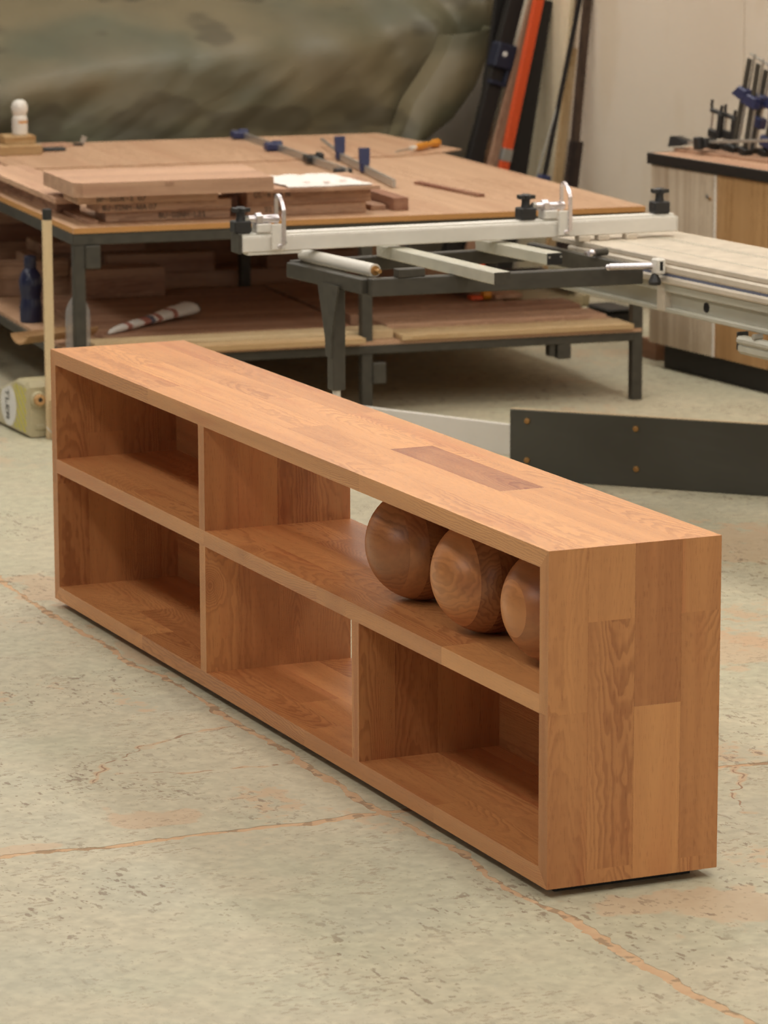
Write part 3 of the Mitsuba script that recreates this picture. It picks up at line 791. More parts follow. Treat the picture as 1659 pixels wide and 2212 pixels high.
# rough offcuts in the dark at the back of the shelf
GO = 'rough offcuts in the dark under the bench'
r2 = np.random.default_rng(31)
OFF = [(1.775, 2.0, .04, .10, .3, .350), (1.955, 1.75, .06, .16, .5, .340), (1.955, .75, .05, .16, .5, .340), (1.775, 1.45, .05, .09, .45, .350), (1.775, .8, .03, .09, .4, .350), (2.56, 1.8, .05, .20, .5, .420),
       (2.56, 1.15, .07, .20, .45, .420), (2.56, .6, .05, .20, .4, .420), (2.55, 1.75, .05, .3, .55, .501), (2.55, 1.12, .03, .34, .4, .521), (1.42, 1.72, .09, .14, .36, .302), (1.955, 1.72, .02, .24, .45, .431)]
for k, (v, u, hh, w, ln, z) in enumerate(OFF):
    m = Frame((v, u, 0), r2.uniform(-3, 3))(box(-w / 2, w / 2, -ln / 2, ln / 2, z + .001, z + hh + .03, .002))
    key = wood_single('offcut', m, TIMBER_Y, 'y', 'rough brown offcut piled in the dark at the back of the lower shelf', 'offcut', TABLE, GO, tone=.3 + .6 * r2.random())
p = TABLE.pt(0.945, 2.19, SZ + .0005)
t = thing('water_bottle', 'tall dark navy plastic bottle standing on the lower shelf at the far left', 'bottle')
part(t, 'body', lathe([(1e-4, 0), (.040, 0), (.044, .006), (.044, .06), (.040, .085), (.0385, .10), (.041, .115), (.045, .135), (.045, .165), (.038, .19), (.028, .205), (.0225, .212), (.0225, .218), (1e-4, .218)], 44, at=p), 'navy_plastic', 35)
part(t, 'cap', lathe([(1e-4, .218), (.0235, .218), (.0245, .222), (.0235, .256), (.019, .260), (1e-4, .260)], 36, at=p), 'navy_plastic', 35)
p = TABLE.pt(0.115, 2.205, SZ + .0005)
t = thing('clear_bottle', 'clear plastic bottle standing behind the left front leg of the bench', 'bottle')
part(t, 'body', lathe([(1e-4, 0), (.040, 0), (.046, .006), (.046, .13), (.044, .155), (.034, .18), (.022, .20), (.015, .21), (.014, .235)], 44, at=p), 'clear_plastic', True)
part(t, 'cap', lathe([(1e-4, .228), (.0165, .228), (.0165, .250), (1e-4, .251)], 28, at=p), 'white_plastic', 35)
t = thing('cardboard_trough', 'curved cardboard strip sticking out over the left end of the lower shelf', 'cardboard')
aa = np.linspace(-1.2, 1.2, 15)
o = [(.055 * math.sin(a), .055 - .055 * math.cos(a)) for a in aa]
i_ = [(.050 * math.sin(a), .056 - .050 * math.cos(a)) for a in aa[::-1]]
m = prism(o + i_, .34)
v = np.asarray(m.vertices)
m.vertices = np.stack([v[:, 0], v[:, 2] - .0, v[:, 1]], 1)
m.invert()
m = Frame((.36, 2.10, SZ + .022), 26)(m)
part(t, 'strip', TABLE(m), 'cardboard')
t = thing('patterned_bag', 'rolled plastic bag with red and blue print lying on the wide brown sheet', 'plastic bag')
A_, B_ = np.array([.36, 2.03, .325]), np.array([.74, 1.60, .335])
nn = 40
ts = np.linspace(0, 1, nn)
ax_ = A_[None] * (1 - ts[:, None]) + B_[None] * ts[:, None]
d = (B_ - A_) / np.linalg.norm(B_ - A_)
sd = np.array([-d[1], d[0], 0])
vs = []
for k, s_ in enumerate(ts):
    rr = np.interp(s_, [0, .05, .12, .2, .6, .95, 1], [.004, .014, .02, .022, .030, .042, .040])
    for a in np.arange(18) * 2 * PI / 18:
        q = 1 + .25 * (meshkit.noise(np.array([s_ * 9, math.cos(a) * 2 + 4, math.sin(a) * 2 + 4]), 3) - .5)
        vs.append(ax_[k] + sd * math.cos(a) * rr * q * 1.1 + np.array([0, 0, 1]) * (math.sin(a) * rr * q * .6 + rr * .6 - .022))
vs = np.array(vs)
i0, j0 = np.meshgrid(np.arange(nn - 1), np.arange(18), indexing='ij')
q = np.stack([i0 * 18 + j0, i0 * 18 + (j0 + 1) % 18, (i0 + 1) * 18 + (j0 + 1) % 18, (i0 + 1) * 18 + j0], -1)
bands = {'red_print': [(7, 9), (14, 17), (20, 22), (27, 29)], 'blue_print': [(17, 19)]}
for mat in ('paper', 'red_print', 'blue_print'):
    rows = [r for r in range(nn - 1) if any(a <= r < b for a, b in bands.get(mat, [])) or (mat == 'paper' and not any(a <= r < b for x in bands.values() for a, b in x))]
    qq = q[rows].reshape(-1, 4)
    f = np.vstack([qq[:, [0, 1, 2]], qq[:, [0, 2, 3]]])
    if mat == 'paper':
        c1 = np.arange(1, 17)
        f = np.vstack([f, np.stack([c1 * 0, c1, c1 + 1], 1) + (nn - 1) * 18])
    m = trimesh.Trimesh(vs, f, process=False)
    m.remove_unreferenced_vertices()
    part(t, {'paper': 'bag', 'red_print': 'red_print', 'blue_print': 'blue_print'}[mat], TABLE(m), mat, True)

# floor clutter under and left of the bench
t = thing('batten', 'pale upright batten with a black tip standing against the left end of the bench', 'batten')
PB = (-5.812, 0.901)
wood_part(t, 'stick', box(PB[0] - .001, PB[0] + .012, PB[1] - .0175, PB[1] + .0175, 0.0, .795, .002), PALE_Z, 'z', WORLD, tone=.42)
part(t, 'tip', box(PB[0] - .0125, PB[0] + .0125, PB[1] - .012, PB[1] + .018, .795, .836, .003), 'black_plastic', label='black tip')
wood_single('floor_block', box(-5.799, -5.765, .895, .95, 0.0005, .145, .003), PALE_Z, 'z', 'short pale block on the floor at the foot of the batten', 'wood block', tone=.55)
t = thing('jerrycan', 'squat translucent plastic can with yellow stripes and a white oval label on the floor', 'jerrycan')
CANF = Frame((-5.842, .824, 0), 180)            # x runs along the long labelled side, away from the camera; y to the left


def can_profile(inset=0.0):
    i = inset
    return [(0 + i, 0.004 + i), (.40 - i, 0.004 + i), (.42 - i, .03), (.42 - i, .11), (.16, .188 - i), (.12, .206 - i), (.02 + i, .206 - i), (0 + i, .186 - i)]


W_ = .15
m1 = prism_xz(can_profile(0), -W_ + .015, -.012)
pts_out = np.array(can_profile(0)); pts_in = np.array(can_profile(.012))
m = hull([(x, -W_ + .014, z) for x, z in pts_out] + [(x, -.014, z) for x, z in pts_out] + [(x, -W_, z) for x, z in pts_in] + [(x, 0.0, z) for x, z in pts_in])
part(t, 'body', CANF(m), 'can_plastic')
part(t, 'rib', CANF(box(-.006, .0, -.125, -.03, .03, .05, .003)), 'can_plastic')
part(t, 'cap', CANF(join(rod((.002, -.040, .143), (-.018, -.040, .143), .030, 36, bevel=.005))), 'can_plastic', 40)
part(t, 'spout', CANF(rod((-.016, -.040, .143), (-.034, -.040, .143), .021, 30, bevel=.004)), 'tan_plastic', 40, label='round tan spout')
part(t, 'spout_hole', CANF(rod((-.033, -.040, .145), (-.035, -.040, .145), .008, 16)), 'ink')
stripe_clip = Polygon([(.012, .02), (.15, .02), (.15, .186), (.012, .182)])
for k in range(7):
    a0 = -.10 + k * .042
    s_ = Polygon([(0.0, a0), (0.0, a0 + .022), (.16, a0 + .162), (.16, a0 + .140)]).intersection(stripe_clip).difference(shapely.affinity.scale(shapely.Point(.215, .10).buffer(1, 40), .10, .088))
    for g in getattr(s_, 'geoms', [s_]):
        if g.area > 1e-5 and g.geom_type == 'Polygon':
            part(t, 'stripe', CANF(prism_xz(list(g.exterior.coords)[:-1], -.0006, .0008)), 'yellow_print', label='yellow stripe')
oval = shapely.affinity.scale(shapely.Point(.215, .095).buffer(1, 40), .088, .078).intersection(Polygon([(.1, .01), (.36, .01), (.36, .12), (.17, .178), (.1, .178)]))
part(t, 'label', CANF(prism_xz(list(oval.exterior.coords)[:-1], -.0006, .0014)), 'label_white', label='white oval label')
m = meshkit.text_mesh('TLER', .032, .0010, True)
v = np.asarray(m.vertices)
v = v - (v.max(0) + v.min(0)) / 2 * [1, 1, 0]
m.vertices = np.stack([.222 - v[:, 1] * 1.15, .0014 + v[:, 2], .095 - v[:, 0] * 1.05], 1)
if m.volume < 0:
    m.invert()
part(t, 'lettering', CANF(m), 'ink', label='black letters TLER reading downwards')
t = thing('wire', 'thin white wire hanging beside the batten', 'wire')
part(t, 'wire', tube([(-5.77, .872, .052), (-5.762, .879, .040), (-5.757, .892, .028), (-5.756, .915, .016), (-5.756, .945, .012)], .0016, 6), 'white_wire', True)

# the cupboard whose bulk keeps the daylight off the left end of the bench
t = thing('storage_cupboard', 'tall grey steel cupboard outside the picture left of the bench', 'cupboard')
part(t, 'carcass', box(-9.2, -7.5, 0.0, 0.62, 0.08, 1.95, .006), 'back_wall_paint')
for k in range(2):
    part(t, 'door', box(-9.19 + k * .85, -8.36 + k * .85, 0.621, 0.64, 0.10, 1.93, .004), 'back_wall_paint')
    part(t, 'handle', box(-8.44 + k * .17, -8.42 + k * .17, 0.641, 0.66, 0.95, 1.10, .003), 'bright_steel')
part(t, 'plinth', box(-9.15, -7.55, .03, .59, 0.0005, .08), 'black_edge')

# dark film-faced board and the white board on the floor behind the sideboard
BF = Frame((-4.393, 2.06, 0), 44.0)
t = thing('formwork_board', 'long dark grey film-faced board standing on edge behind the sideboard, with brass bolts', 'board')
part(t, 'board', BF(box(0, 1.85, 0, .021, 0, .240, .002)), 'film_faced_board')
part(t, 'raw_edge', BF(box(0.002, 1.848, .002, .0195, .240, .2425)), 'raw_edge', label='bare plywood top edge')
for x, z in ((.063, .203), (.063, .068), (.449, .200), (.452, .063)):
    fr = Frame(BF.pt(x, -.001, z), 44.0)
    part(t, 'bolt', fr(lathe([(.0105, 0), (.0105, .003), (.008, .007), (.004, .008), (.0035, .004), (1e-4, .004)], 18, (0, -1, 0))), 'brass', 40)
WF = Frame((-4.79, 2.255, 0), 28)
single('white_panel', WF(box(-.75, .10, 0, .018, 0, .112, .002)), 'white_board', 'low white panel standing on edge behind the left end of the dark board', 'panel')

# ------------------------------------------------------------------ the sliding table saw: carriage, outrigger frame, fence
t = thing('saw_carriage', 'sliding saw carriage, pale grey aluminium table on a grey beam entering from the right', 'sliding table')
CW = .425
part(t, 'table_plate', CARR(box(-2.6, .10, -CW, 0.0, .842, .86, .003)), ALU_TOP)
for y in (-.115, -.27, -.29):
    part(t, 'groove_strip', CARR(box(-2.6, .10, y - .0035, y + .0035, .8595, .8604)), GREY_PAINT)
part(t, 'side_rail', CARR(box(-2.6, -.02, -.03, .012, .815, .8415, .006)), ALU_TOP)
part(t, 'side_rail', CARR(box(-2.6, -.02, -.03, .014, .782, .806, .006)), ALU_TOP)
part(t, 'blue_line', CARR(box(-2.6, -.02, -.028, .006, .8055, .8155)), 'rail_blue', label='blue-grey strip between the rails')
part(t, 'beam', CARR(join(box(-2.6, .16, -.36, -.02, .69, .782, .004), box(-2.6, .16, -.0205, .002, .755, .782, .003), box(-2.6, .16, -.0205, .0, .69, .705, .003))), GREY_PAINT)
part(t, 'end_cover', CARR(box(-.61, -.565, -.03, .0035, .692, .78, .003)), ALU_TOP, label='pale cover strip')
hp = CARR.pt(-.648, 0.0, .722)
part(t, 'beam_hole', CARR(rod((-.82, -.0195, .728), (-.82, -.0185, .728), .016, 28)), 'dark_rubber', label='round dark hole')
part(t, 'bracket', CARR(join(box(-2.2, -1.09, .012, .05, .655, .68, .008), box(-2.2, -1.09, -.02, .045, .625, .66, .01))), GREY_PAINT, label='grey pull bar under the beam')
part(t, 'bracket_end', CARR(box(-1.09, -1.082, .0, .04, .635, .69, .002)), 'black_plastic')
part(t, 'screw', CARR(rod((-1.19, .02, .688), (-1.19, .05, .688), .009, 14)), 'bright_steel')

t = thing('outrigger_frame', 'dark steel outrigger frame of the saw with roller, gusseted leg and two square bars', 'saw frame')
NL, NR, FL, FR_ = (-3.575, 1.172), (-3.50, 2.07), (-4.07, 1.128), (-4.09, 2.05)
part(t, 'front_rail', bar_between(NL, NR, .04, .775, .83, .003, -.5 + .0), STEEL)
part(t, 'rear_rail', bar_between(FL, FR_, .04, .785, .83, .003), STEEL)
part(t, 'end_rail', bar_between(NL, FL, .04, .778, .826, .003, .0), STEEL)
part(t, 'inner_rail', bar_between((-3.47, 2.03), (-4.12, 2.0), .03, .785, .84, .003), STEEL)
part(t, 'lug', shifted(box(-.02, .02, -.045, .045, 0, .026, .002), -3.545, 1.30, .83), STEEL)
part(t, 'lug_pin', rod((-3.56, 1.262, .846), (-3.53, 1.262, .846), .006, 14), 'brass')
g = prism_xz([(-3.865, .79), (-3.70, .79), (-3.755, .62), (-3.758, .56), (-3.800, .56), (-3.805, .62)], 1.128, 1.134)
part(t, 'gusset', g, STEEL)
part(t, 'leg', box(-3.802, -3.756, 1.134, 1.178, .455, .79, .003), STEEL)
part(t, 'leg_rod', rod((-3.779, 1.156, .006), (-3.779, 1.156, .50), .013, 20, bevel=.002), ALU, 40)
part(t, 'foot', lathe([(1e-4, 0), (.04, 0), (.04, .006), (.016, .014), (1e-4, .014)], 28, at=(-3.779, 1.156, .0005)), 'black_plastic', 40)
p0, p1 = np.array([-4.06, 1.165, .848]), np.array([-3.60, 1.21, .847])
d = (p1 - p0) / np.linalg.norm(p1 - p0)
part(t, 'roller', tube([p0, p1 - d * .002], .0205, 26), ALU, 50)
part(t, 'roller_end', rod(p1 - d * .002, p1 + d * .004, .015, 24), 'brass')
part(t, 'roller_pin', rod(p1, p1 + d * .03, .007, 16), 'brass')
for k, (q0, q1, zt, capm) in enumerate((((-3.255, 1.475), (-4.06, 1.445), .868, STEEL), ((-3.62, 1.835), (-4.07, 1.80), .868, 'black_plastic'))):
    part(t, 'cross_bar', bar_between(q0, q1, .056, zt - .038, zt, .003), ALU_DULL)
    dd = np.array(q0) - np.array(q1); dd = dd / np.linalg.norm(dd)
    part(t, 'bar_end', bar_between(np.array(q0) + dd * .004, q0, .0545, zt - .0375, zt - .0008, .001), capm)
    if k:
        sdir = np.array([-dd[1], dd[0]])
        for sgn in (-.021, .021):
            c = np.array(q0) + dd * .004 + sdir * sgn
            part(t, 'bar_screw', rod((*c, zt - .013), (*(c + dd * .002), zt - .013), .004, 12), 'bright_steel')

t = thing('fence_clamp', 'chrome locking lever with a clamp block at the corner of the saw carriage', 'clamp lever')
part(t, 'lever', tube([(-3.41, 2.072, .838), (-3.425, 2.005, .838), (-3.44, 1.935, .838)], .011, 20), 'chrome', 40)
part(t, 'lever_tip', lathe([(.011, 0), (.009, .006), (.004, .010), (1e-4, .011)], 20, (-.18, -1, 0), (-3.445, 1.935, .836)), 'chrome', True)
part(t, 'block', shifted(box(-.02, .02, -.020, .012, -.022, .026, .004), -3.395, 2.088, .836), ALU)
part(t, 'slot', shifted(box(.0195, .021, -.005, .005, -.01, .018), -3.395, 2.084, .836), 'dark_rubber')
part(t, 'knob', lathe([(1e-4, 0), (.018, .002), (.021, .012), (.015, .024), (.010, .036), (1e-4, .036)], 24, at=(-3.395, 2.072, .778)), 'black_plastic', 40)
t = thing('fence_clamp', 'short chrome grip with dark sleeve behind the front rail of the saw frame', 'clamp lever')
part(t, 'stub', rod((-3.70, 1.99, .8495), (-3.67, 1.985, .8505), .008, 14), 'chrome', 40)
part(t, 'grip', rod((-3.67, 2.0, .8535), (-3.685, 2.055, .8535), .012, 18, bevel=.003), STEEL, 40)
part(t, 'tip', lathe([(1e-4, 0), (.010, .001), (.012, .008), (.011, .018), (1e-4, .02)], 18, (.1, -1, 0), (-3.672, 2.005, .8535)), 'chrome', True)

t = thing('saw_fence', 'long white aluminium crosscut fence lying across the saw carriage and outrigger', 'fence')
FL0, FL1 = 1.188, -.325
part(t, 'profile', FENCE(join(box(.0, .062, FL1, FL0, .878, .926, .003), box(.018, .060, FL1, FL0, .925, .936, .003), box(.0005, .012, FL1, FL0, .924, .929, .002))), ALU)
part(t, 'scale_strip', FENCE(box(.012, .018, FL1 + .002, FL0 - .002, .9255, .9275)), GREY_PAINT)
part(t, 'lower_lip', FENCE(box(.004, .05, FL0 - .20, FL0 - .02, .868, .878, .002)), ALU)
part(t, 'end_cap', FENCE(box(-.001, .075, FL0, FL0 + .012, .874, .939, .003)), STEEL)
part(t, 'end_cap', FENCE(box(-.001, .063, FL1 - .004, FL1, .877, .928, .002)), ALU)
part(t, 'set_screw', FENCE(rod((.002, 1.045, .905), (-.0012, 1.045, .905), .0045, 14)), 'dark_rubber')
for y in (.01, -.06, -.16):
    part(t, 'pad', FENCE(box(-.006, .03, y - .02, y + .02, .8605, .878, .002)), ALU_TOP)
# knobs and flip stops sit on the fence
for k, (y, lb) in enumerate(((1.180, 'black star knob on a dark block at the left end of the saw fence'), (.202, 'black star knob on a dark block at the middle flip stop of the saw fence'), (-.279, 'black star knob on a dark block at the right end of the saw fence'))):
    t = thing('star_knob', lb, 'knob', 'star knobs on the saw fence')
    part(t, 'block', FENCE(box(.012, .062, y - .028, y + .028, .937, .976, .004)), 'black_plastic')
    c = FENCE.pt(.037, y, .976)
    part(t, 'stem', lathe([(.016, 0), (.0135, .012), (.014, .026), (1e-4, .028)], 24, at=c), 'black_plastic', 40)
    ang = np.linspace(0, 2 * PI, 60, endpoint=False)
    star = prism([(math.cos(a) * (.026 + .006 * math.cos(5 * a)), math.sin(a) * (.026 + .006 * math.cos(5 * a))) for a in ang], .012)
    part(t, 'star', shifted(join(star, shifted(lathe([(.02, 0), (.012, .004), (1e-4, .005)], 24), 0, 0, .012)), c[0], c[1], c[2] + .027), 'black_plastic')
for k, (y, lb) in enumerate(((1.085, 'chrome flip stop with a tall hoop handle at the left end of the saw fence'), (.098, 'chrome flip stop with a tall hoop handle at the right part of the saw fence'))):
    t = thing('flip_stop', lb, 'flip stop', 'chrome flip stops on the saw fence')
    part(t, 'body', FENCE(box(.008, .060, y + .0, y + .05, .937, .965, .003)), ALU)
    part(t, 'pivot', FENCE(rod((.03, y - .03, .978), (.03, y + .075, .978), .013, 24, bevel=.003)), 'chrome', 40)
    part(t, 'nut', FENCE(rod((.03, y + .028, .978), (.03, y + .05, .978), .021, 6, bevel=.002)), 'chrome')
    part(t, 'nut', FENCE(rod((.03, y + .072, .978), (.03, y + .086, .978), .014, 6, bevel=.002)), 'bright_steel')
    yy = y - .028
    path = [(.046, .955), (.046, 1.02), (.045, 1.038), (.040, 1.049), (.030, 1.053), (.016, 1.048), (.0, 1.036), (-.014, 1.02), (-.020, 1.008), (-.021, .99), (-.021, .90)]
    dense = []
    for (a0, b0_), (a1, b1_) in zip(path[:-1], path[1:]):
        for s_ in np.linspace(0, 1, 4, endpoint=False):
            dense.append((a0 + (a1 - a0) * s_, yy, b0_ + (b1_ - b0_) * s_))
    dense.append((path[-1][0], yy, path[-1][1]))
    m = tube(dense, 0, flat=(.004, .0125, (0, 1, 0)))
    part(t, 'handle', FENCE(m), 'chrome', 25)
    part(t, 'stop_plate', FENCE(box(-.018, -.010, yy - .006, yy + .038, .885, .965, .002)), ALU)
    part(t, 'pin', FENCE(rod((-.010, yy + .012, .895), (-.022, yy + .012, .895), .008, 16, bevel=.002)), 'chrome', 40)

# ------------------------------------------------------------------ the cabinet at the right with clamps on it
CF = Frame((-6.455, 3.70, 0), 3.2)              # x: along its front to the right, y: back to the wall
t = thing('tool_cabinet', 'laminate workshop cabinet with black-edged worktop against the right wall', 'cabinet')
wood_part(t, 'carcass', box(.004, 1.7, .022, .66, .098, .828), LAMINATE_L, 'z', CF, tone=.5)
wood_part(t, 'door', box(0.0, .482, 0.0, .02, .10, .826, .002), LAMINATE_L, 'z', CF, tone=.45, label='pale wood-grain door')
wood_part(t, 'door', box(.492, .862, 0.004, .02, .10, .826, .002), LAMINATE_O, 'z', CF, tone=.5, label='oak-coloured door')
wood_part(t, 'door', box(.866, 1.24, 0.004, .02, .10, .826, .002), LAMINATE_O, 'z', CF, tone=.4, label='oak-coloured door')
wood_part(t, 'door', box(1.244, 1.62, 0.004, .02, .10, .826, .002), LAMINATE_L, 'z', CF, tone=.5)
part(t, 'edge_band', CF(box(.4825, .4915, -.002, .02, .10, .826, .001)), 'white_plastic')
part(t, 'lock', CF(rod((.432, -.004, .735), (.432, .001, .735), .009, 18)), 'bright_steel', label='small round lock')
part(t, 'lock', CF(rod((.452, -.004, .727), (.452, .001, .727), .007, 18)), 'brass')
part(t, 'plinth', CF(box(.075, 1.66, .03, .68, 0.0005, .098)), 'black_edge', label='black plinth')
wood_part(t, 'worktop', box(-.005, 1.72, .004, .69, .830, .872, .002), TIMBER_X, 'x', CF, tone=.2)
part(t, 'worktop_edge', CF(join(box(-.012, 1.72, -.012, .0035, .829, .8725, .002), box(-.012, -.0055, .0035, .69, .829, .8725, .001))), 'black_edge', label='black edge strip')
wood_single('side_block', shifted(box(-.06, .06, -.05, .05, 0.0005, .085, .003), -6.62, 3.84, 0), TIMBER_X, 'x', 'reddish brown block on the floor at the left end of the cabinet plinth', 'wood block', tone=.9)
wood_single('cabinet_board', CF(Frame((-.02, .12, 0), 4.0)(box(0, 1.5, 0, .24, .8725, .886, .002))), TIMBER_X, 'x', 'long pinkish board lying on the cabinet worktop under the clamps', 'board', tone=.3)
t = thing('flat_clamp', 'long black-headed clamp lying flat along the board on the cabinet', 'clamp')
FC = Frame((-.03, .135, .8875), 0, CF.R @ trimesh.transformations.euler_matrix(0, -.088, .06, 'sxyz')[:3, :3])
FC.o = CF.pt(-.03, .135, .8875)
part(t, 'bar', FC(box(.03, 1.2, -.012, .012, .012, .024, .001)), 'bright_steel')
part(t, 'head', FC(hull([(-.015, -.028, 0.002), (.10, -.02, 0.012), (-.015, .028, 0.002), (.10, .02, .012), (-.01, -.018, .045), (.02, -.018, .045), (-.01, .018, .045), (.02, .018, .045), (.1, -.015, .026), (.1, .015, .026)])), 'black_plastic')
part(t, 'slide', FC(join(box(.18, .25, -.03, .03, -.006, .034, .006), box(.19, .235, -.05, -.02, -.012, .04, .006))), 'black_plastic')
# standing clamps, leaning to the right against each other
GC = 'clamps standing on the cabinet'


def standing_clamp(cx, cy, L_, lean, leany, head_at, head2_at, bar_mat, name, label, wing=True):
    t = thing(name, label, 'clamp', GC)
    R = trimesh.transformations.euler_matrix(leany, lean, 0, 'sxyz')[:3, :3]
    fr0 = Frame((cx, cy, .8865), 0, R)
    fr = Frame(CF.pt(*fr0.o), 0, CF.R @ R)
    part(t, 'bar', fr(box(-.012, .012, -.005, .005, 0.006, L_, .001)), bar_mat)
    part(t, 'bar', fr(box(.020, .030, -.004, .004, 0.03, head_at, .001)), 'bright_steel')
    part(t, 'jaw', fr(join(box(-.03, .036, -.018, .018, head_at - .03, head_at + .02, .006), hull([(-.028, -.012, head_at - .028), (-.028, .012, head_at - .028), (-.028, -.012, head_at + .015), (-.028, .012, head_at + .015), (-.075, -.008, head_at - .028), (-.075, .008, head_at - .028), (-.07, 0, head_at - .018)]))), 'blue_paint')
    if head2_at:
        part(t, 'jaw', fr(box(-.03, .05, -.02, .02, head2_at - .022, head2_at + .022, .006)), 'blue_paint')
    part(t, 'spindle', fr(rod((.003, .02, head_at), (.003, .02, L_ + .02), .005, 12)), 'bright_steel')
    part(t, 'cross_pin', fr(rod((-.03, .02, L_ + .012), (.055, .02, L_ + .008), .004, 10)), 'bright_steel')
    part(t, 'foot', fr(box(-.025, .03, -.02, .02, 0.0, .03, .004)), 'black_plastic')
    return t


standing_clamp(.262, .225, .39, .245, -.03, .250, None, STEEL, 'standing_clamp', 'tall clamp with blue jaws standing on the cabinet, farthest left of the tall ones')
standing_clamp(.335, .26, .345, .235, -.05, .225, .135, STEEL, 'standing_clamp', 'tall clamp with blue jaws on the cabinet, second of the tall ones from the left')
standing_clamp(.385, .20, .375, .225, -.01, .225, None, STEEL, 'standing_clamp', 'tall clamp with blue jaws on the cabinet, third of the tall ones from the left')
standing_clamp(.475, .235, .33, .225, -.04, .22, .06, STEEL, 'standing_clamp', 'tall clamp with a blue foot on the cabinet at the right edge of the picture')
for cx, cy, hgt, lb in ((.115, .225, .172, 'small black clamp with an L-shaped handle on the cabinet, left of the tall clamps'), (.195, .24, .158, 'small black clamp tucked against the foot of the tall clamps on the cabinet')):
    t = thing('small_clamp', lb, 'clamp', 'small black clamps on the cabinet')
    R = trimesh.transformations.euler_matrix(-.03, .12, 0, 'sxyz')[:3, :3]
    fr = Frame(CF.pt(cx, cy, .887), 0, CF.R @ R)
    part(t, 'bar', fr(box(-.035, -.027, -.004, .004, .02, hgt - .02, .001)), 'bright_steel')
    part(t, 'body', fr(join(box(-.04, .02, -.012, .012, .045, .078, .004), box(-.045, .03, -.015, .015, 0.0, .026, .005))), 'black_plastic')
    part(t, 'top_jaw', fr(join(box(-.045, .04, -.010, .010, hgt - .028, hgt - .012, .004), box(.02, .045, -.012, .012, .05, hgt - .02, .005))), 'black_plastic')
    part(t, 'handle', fr(tube([(-.035, 0, hgt - .02), (-.045, 0, hgt + .0), (-.043, 0, hgt + .022)], .006, 10)), 'black_plastic', 40)
    part(t, 'knob', fr(rod((.028, 0, hgt - .012), (.032, 0, hgt + .012), .007, 12, bevel=.002)), 'black_plastic', 40)

# ------------------------------------------------------------------ bars and planks leaning against the right wall
GL = 'bars and planks leaning in the corner'


def leaning(name, label, cat, x, y0, z0, y1, z1, w, th, mat, wood_axis=None, tone=.5, top=2.3, dx=0.0, extra=None, bottom=0.0):
    """a straight bar in the upright plane at x that passes through (y0, z0) and (y1, z1); from the floor up to `top`"""
    s = (y1 - y0) / (z1 - z0)
    ya, yb = y0 + (bottom - z0) * s, y0 + (top - z0) * s
    a, b = np.array([x, ya, bottom]), np.array([x + dx, yb, top])
    d = b - a; Lb = np.linalg.norm(d); d /= Lb
    sx = np.cross([0, 0, 1.0], d); sx = np.array([1.0, 0, 0]) - d * d[0]; sx /= np.linalg.norm(sx)
    sy = np.cross(d, sx)
    fr = Frame(a + np.array([0, 0, .012 * abs(s) + .002 if bottom == 0 else 0]), 0, np.stack([sx, sy, d], 1))
    t = thing(name, label, cat, GL)
    m = box(-th / 2, th / 2, -w / 2, w / 2, 0, Lb, .002)
    if wood_axis:
        wood_part(t, 'plank', m, mat, 'z', fr, tone=tone)
    else:
        part(t, 'bar', fr(m), mat)
    return t, fr, Lb


t, fr, Lb = leaning('leaning_bar', 'bright orange clamp bar leaning in the corner behind the bench', 'bar clamp', -8.80, 4.180, .593, 4.358, 1.366, .046, .03, 'orange_paint', top=1.60)
part(t, 'collar', fr(box(-.018, .018, -.0245, .0245, .63, .69, .002)), 'bright_steel', label='scuffed grey collar')
t, fr, Lb = leaning('leaning_bar', 'dark narrow bar left of the blue clamp head in the corner', 'bar clamp', -9.02, 4.155, .62, 4.262, 1.36, .05, .03, 'black_edge', top=2.0)
t, fr, Lb = leaning('leaning_bar', 'broad black bar with a blue clamp head in the corner left of the orange bar', 'bar clamp', -8.94, 4.09, .61, 4.305, 1.362, .075, .05, 'black_edge', top=1.58)
part(t, 'head', fr(join(box(-.03, .06, -.05, .05, 1.08, 1.20, .008), box(.0, .05, -.04, .045, 1.0, 1.02, .004), box(.0, .05, .03, .045, 1.0, 1.1, .004))), 'navy_paint', label='dark blue clamp head')
part(t, 'badge', fr(rod((.06, -.01, 1.15), (.063, -.01, 1.15), .012, 16)), 'label_white')
leaning('leaning_bar', 'very dark broad bar right of the orange bar', 'bar clamp', -8.86, 4.285, .575, 4.392, 1.234, .088, .03, 'black_edge', top=1.36)
leaning('leaning_plank', 'narrow pinkish plank just left of the orange bar', 'plank', -8.90, 4.168, .605, 4.345, 1.232, .045, .02, TIMBER_Z, 'z', .35, top=1.42)
leaning('leaning_plank', 'thin pale plank between the dark bars left of the orange one', 'plank', -9.05, 4.225, .79, 4.270, 1.10, .040, .02, TIMBER_Z, 'z', .2, top=1.7)
m = prism([(-.17, 0), (.17, 0), (.15, 2.4), (-.15, 2.4)], .022)
v = np.asarray(m.vertices)
fr = Frame((-9.045, 4.455, 0.001), 0, trimesh.transformations.rotation_matrix(.16, [0, 1, 0])[:3, :3])
m.vertices = np.stack([v[:, 0], v[:, 2] - .0, v[:, 1] + .03], 1)
m.invert()
wood_single('leaning_plank', m, WASHED_Z, 'z', 'broad pale plank leaning on the right wall right of the orange bar', 'plank', fr, GL, tone=.05)
t, fr, Lb = leaning('leaning_bar', 'thin black rod with a blue clamp head leaning in front of the pale plank', 'bar clamp', -8.55, 4.282, .63, 4.445, 1.376, .022, .012, 'black_edge', top=1.55, bottom=.50)
part(t, 'lower_head', fr(join(box(-.02, .02, -.035, .03, .0, .075, .008), box(-.012, .012, -.06, .05, .03, .048, .004))), 'blue_paint', label='blue clamp head')
part(t, 'spindle', fr(rod((0, -.04, .05), (0, .0, .47), .004, 8)), 'bright_steel')
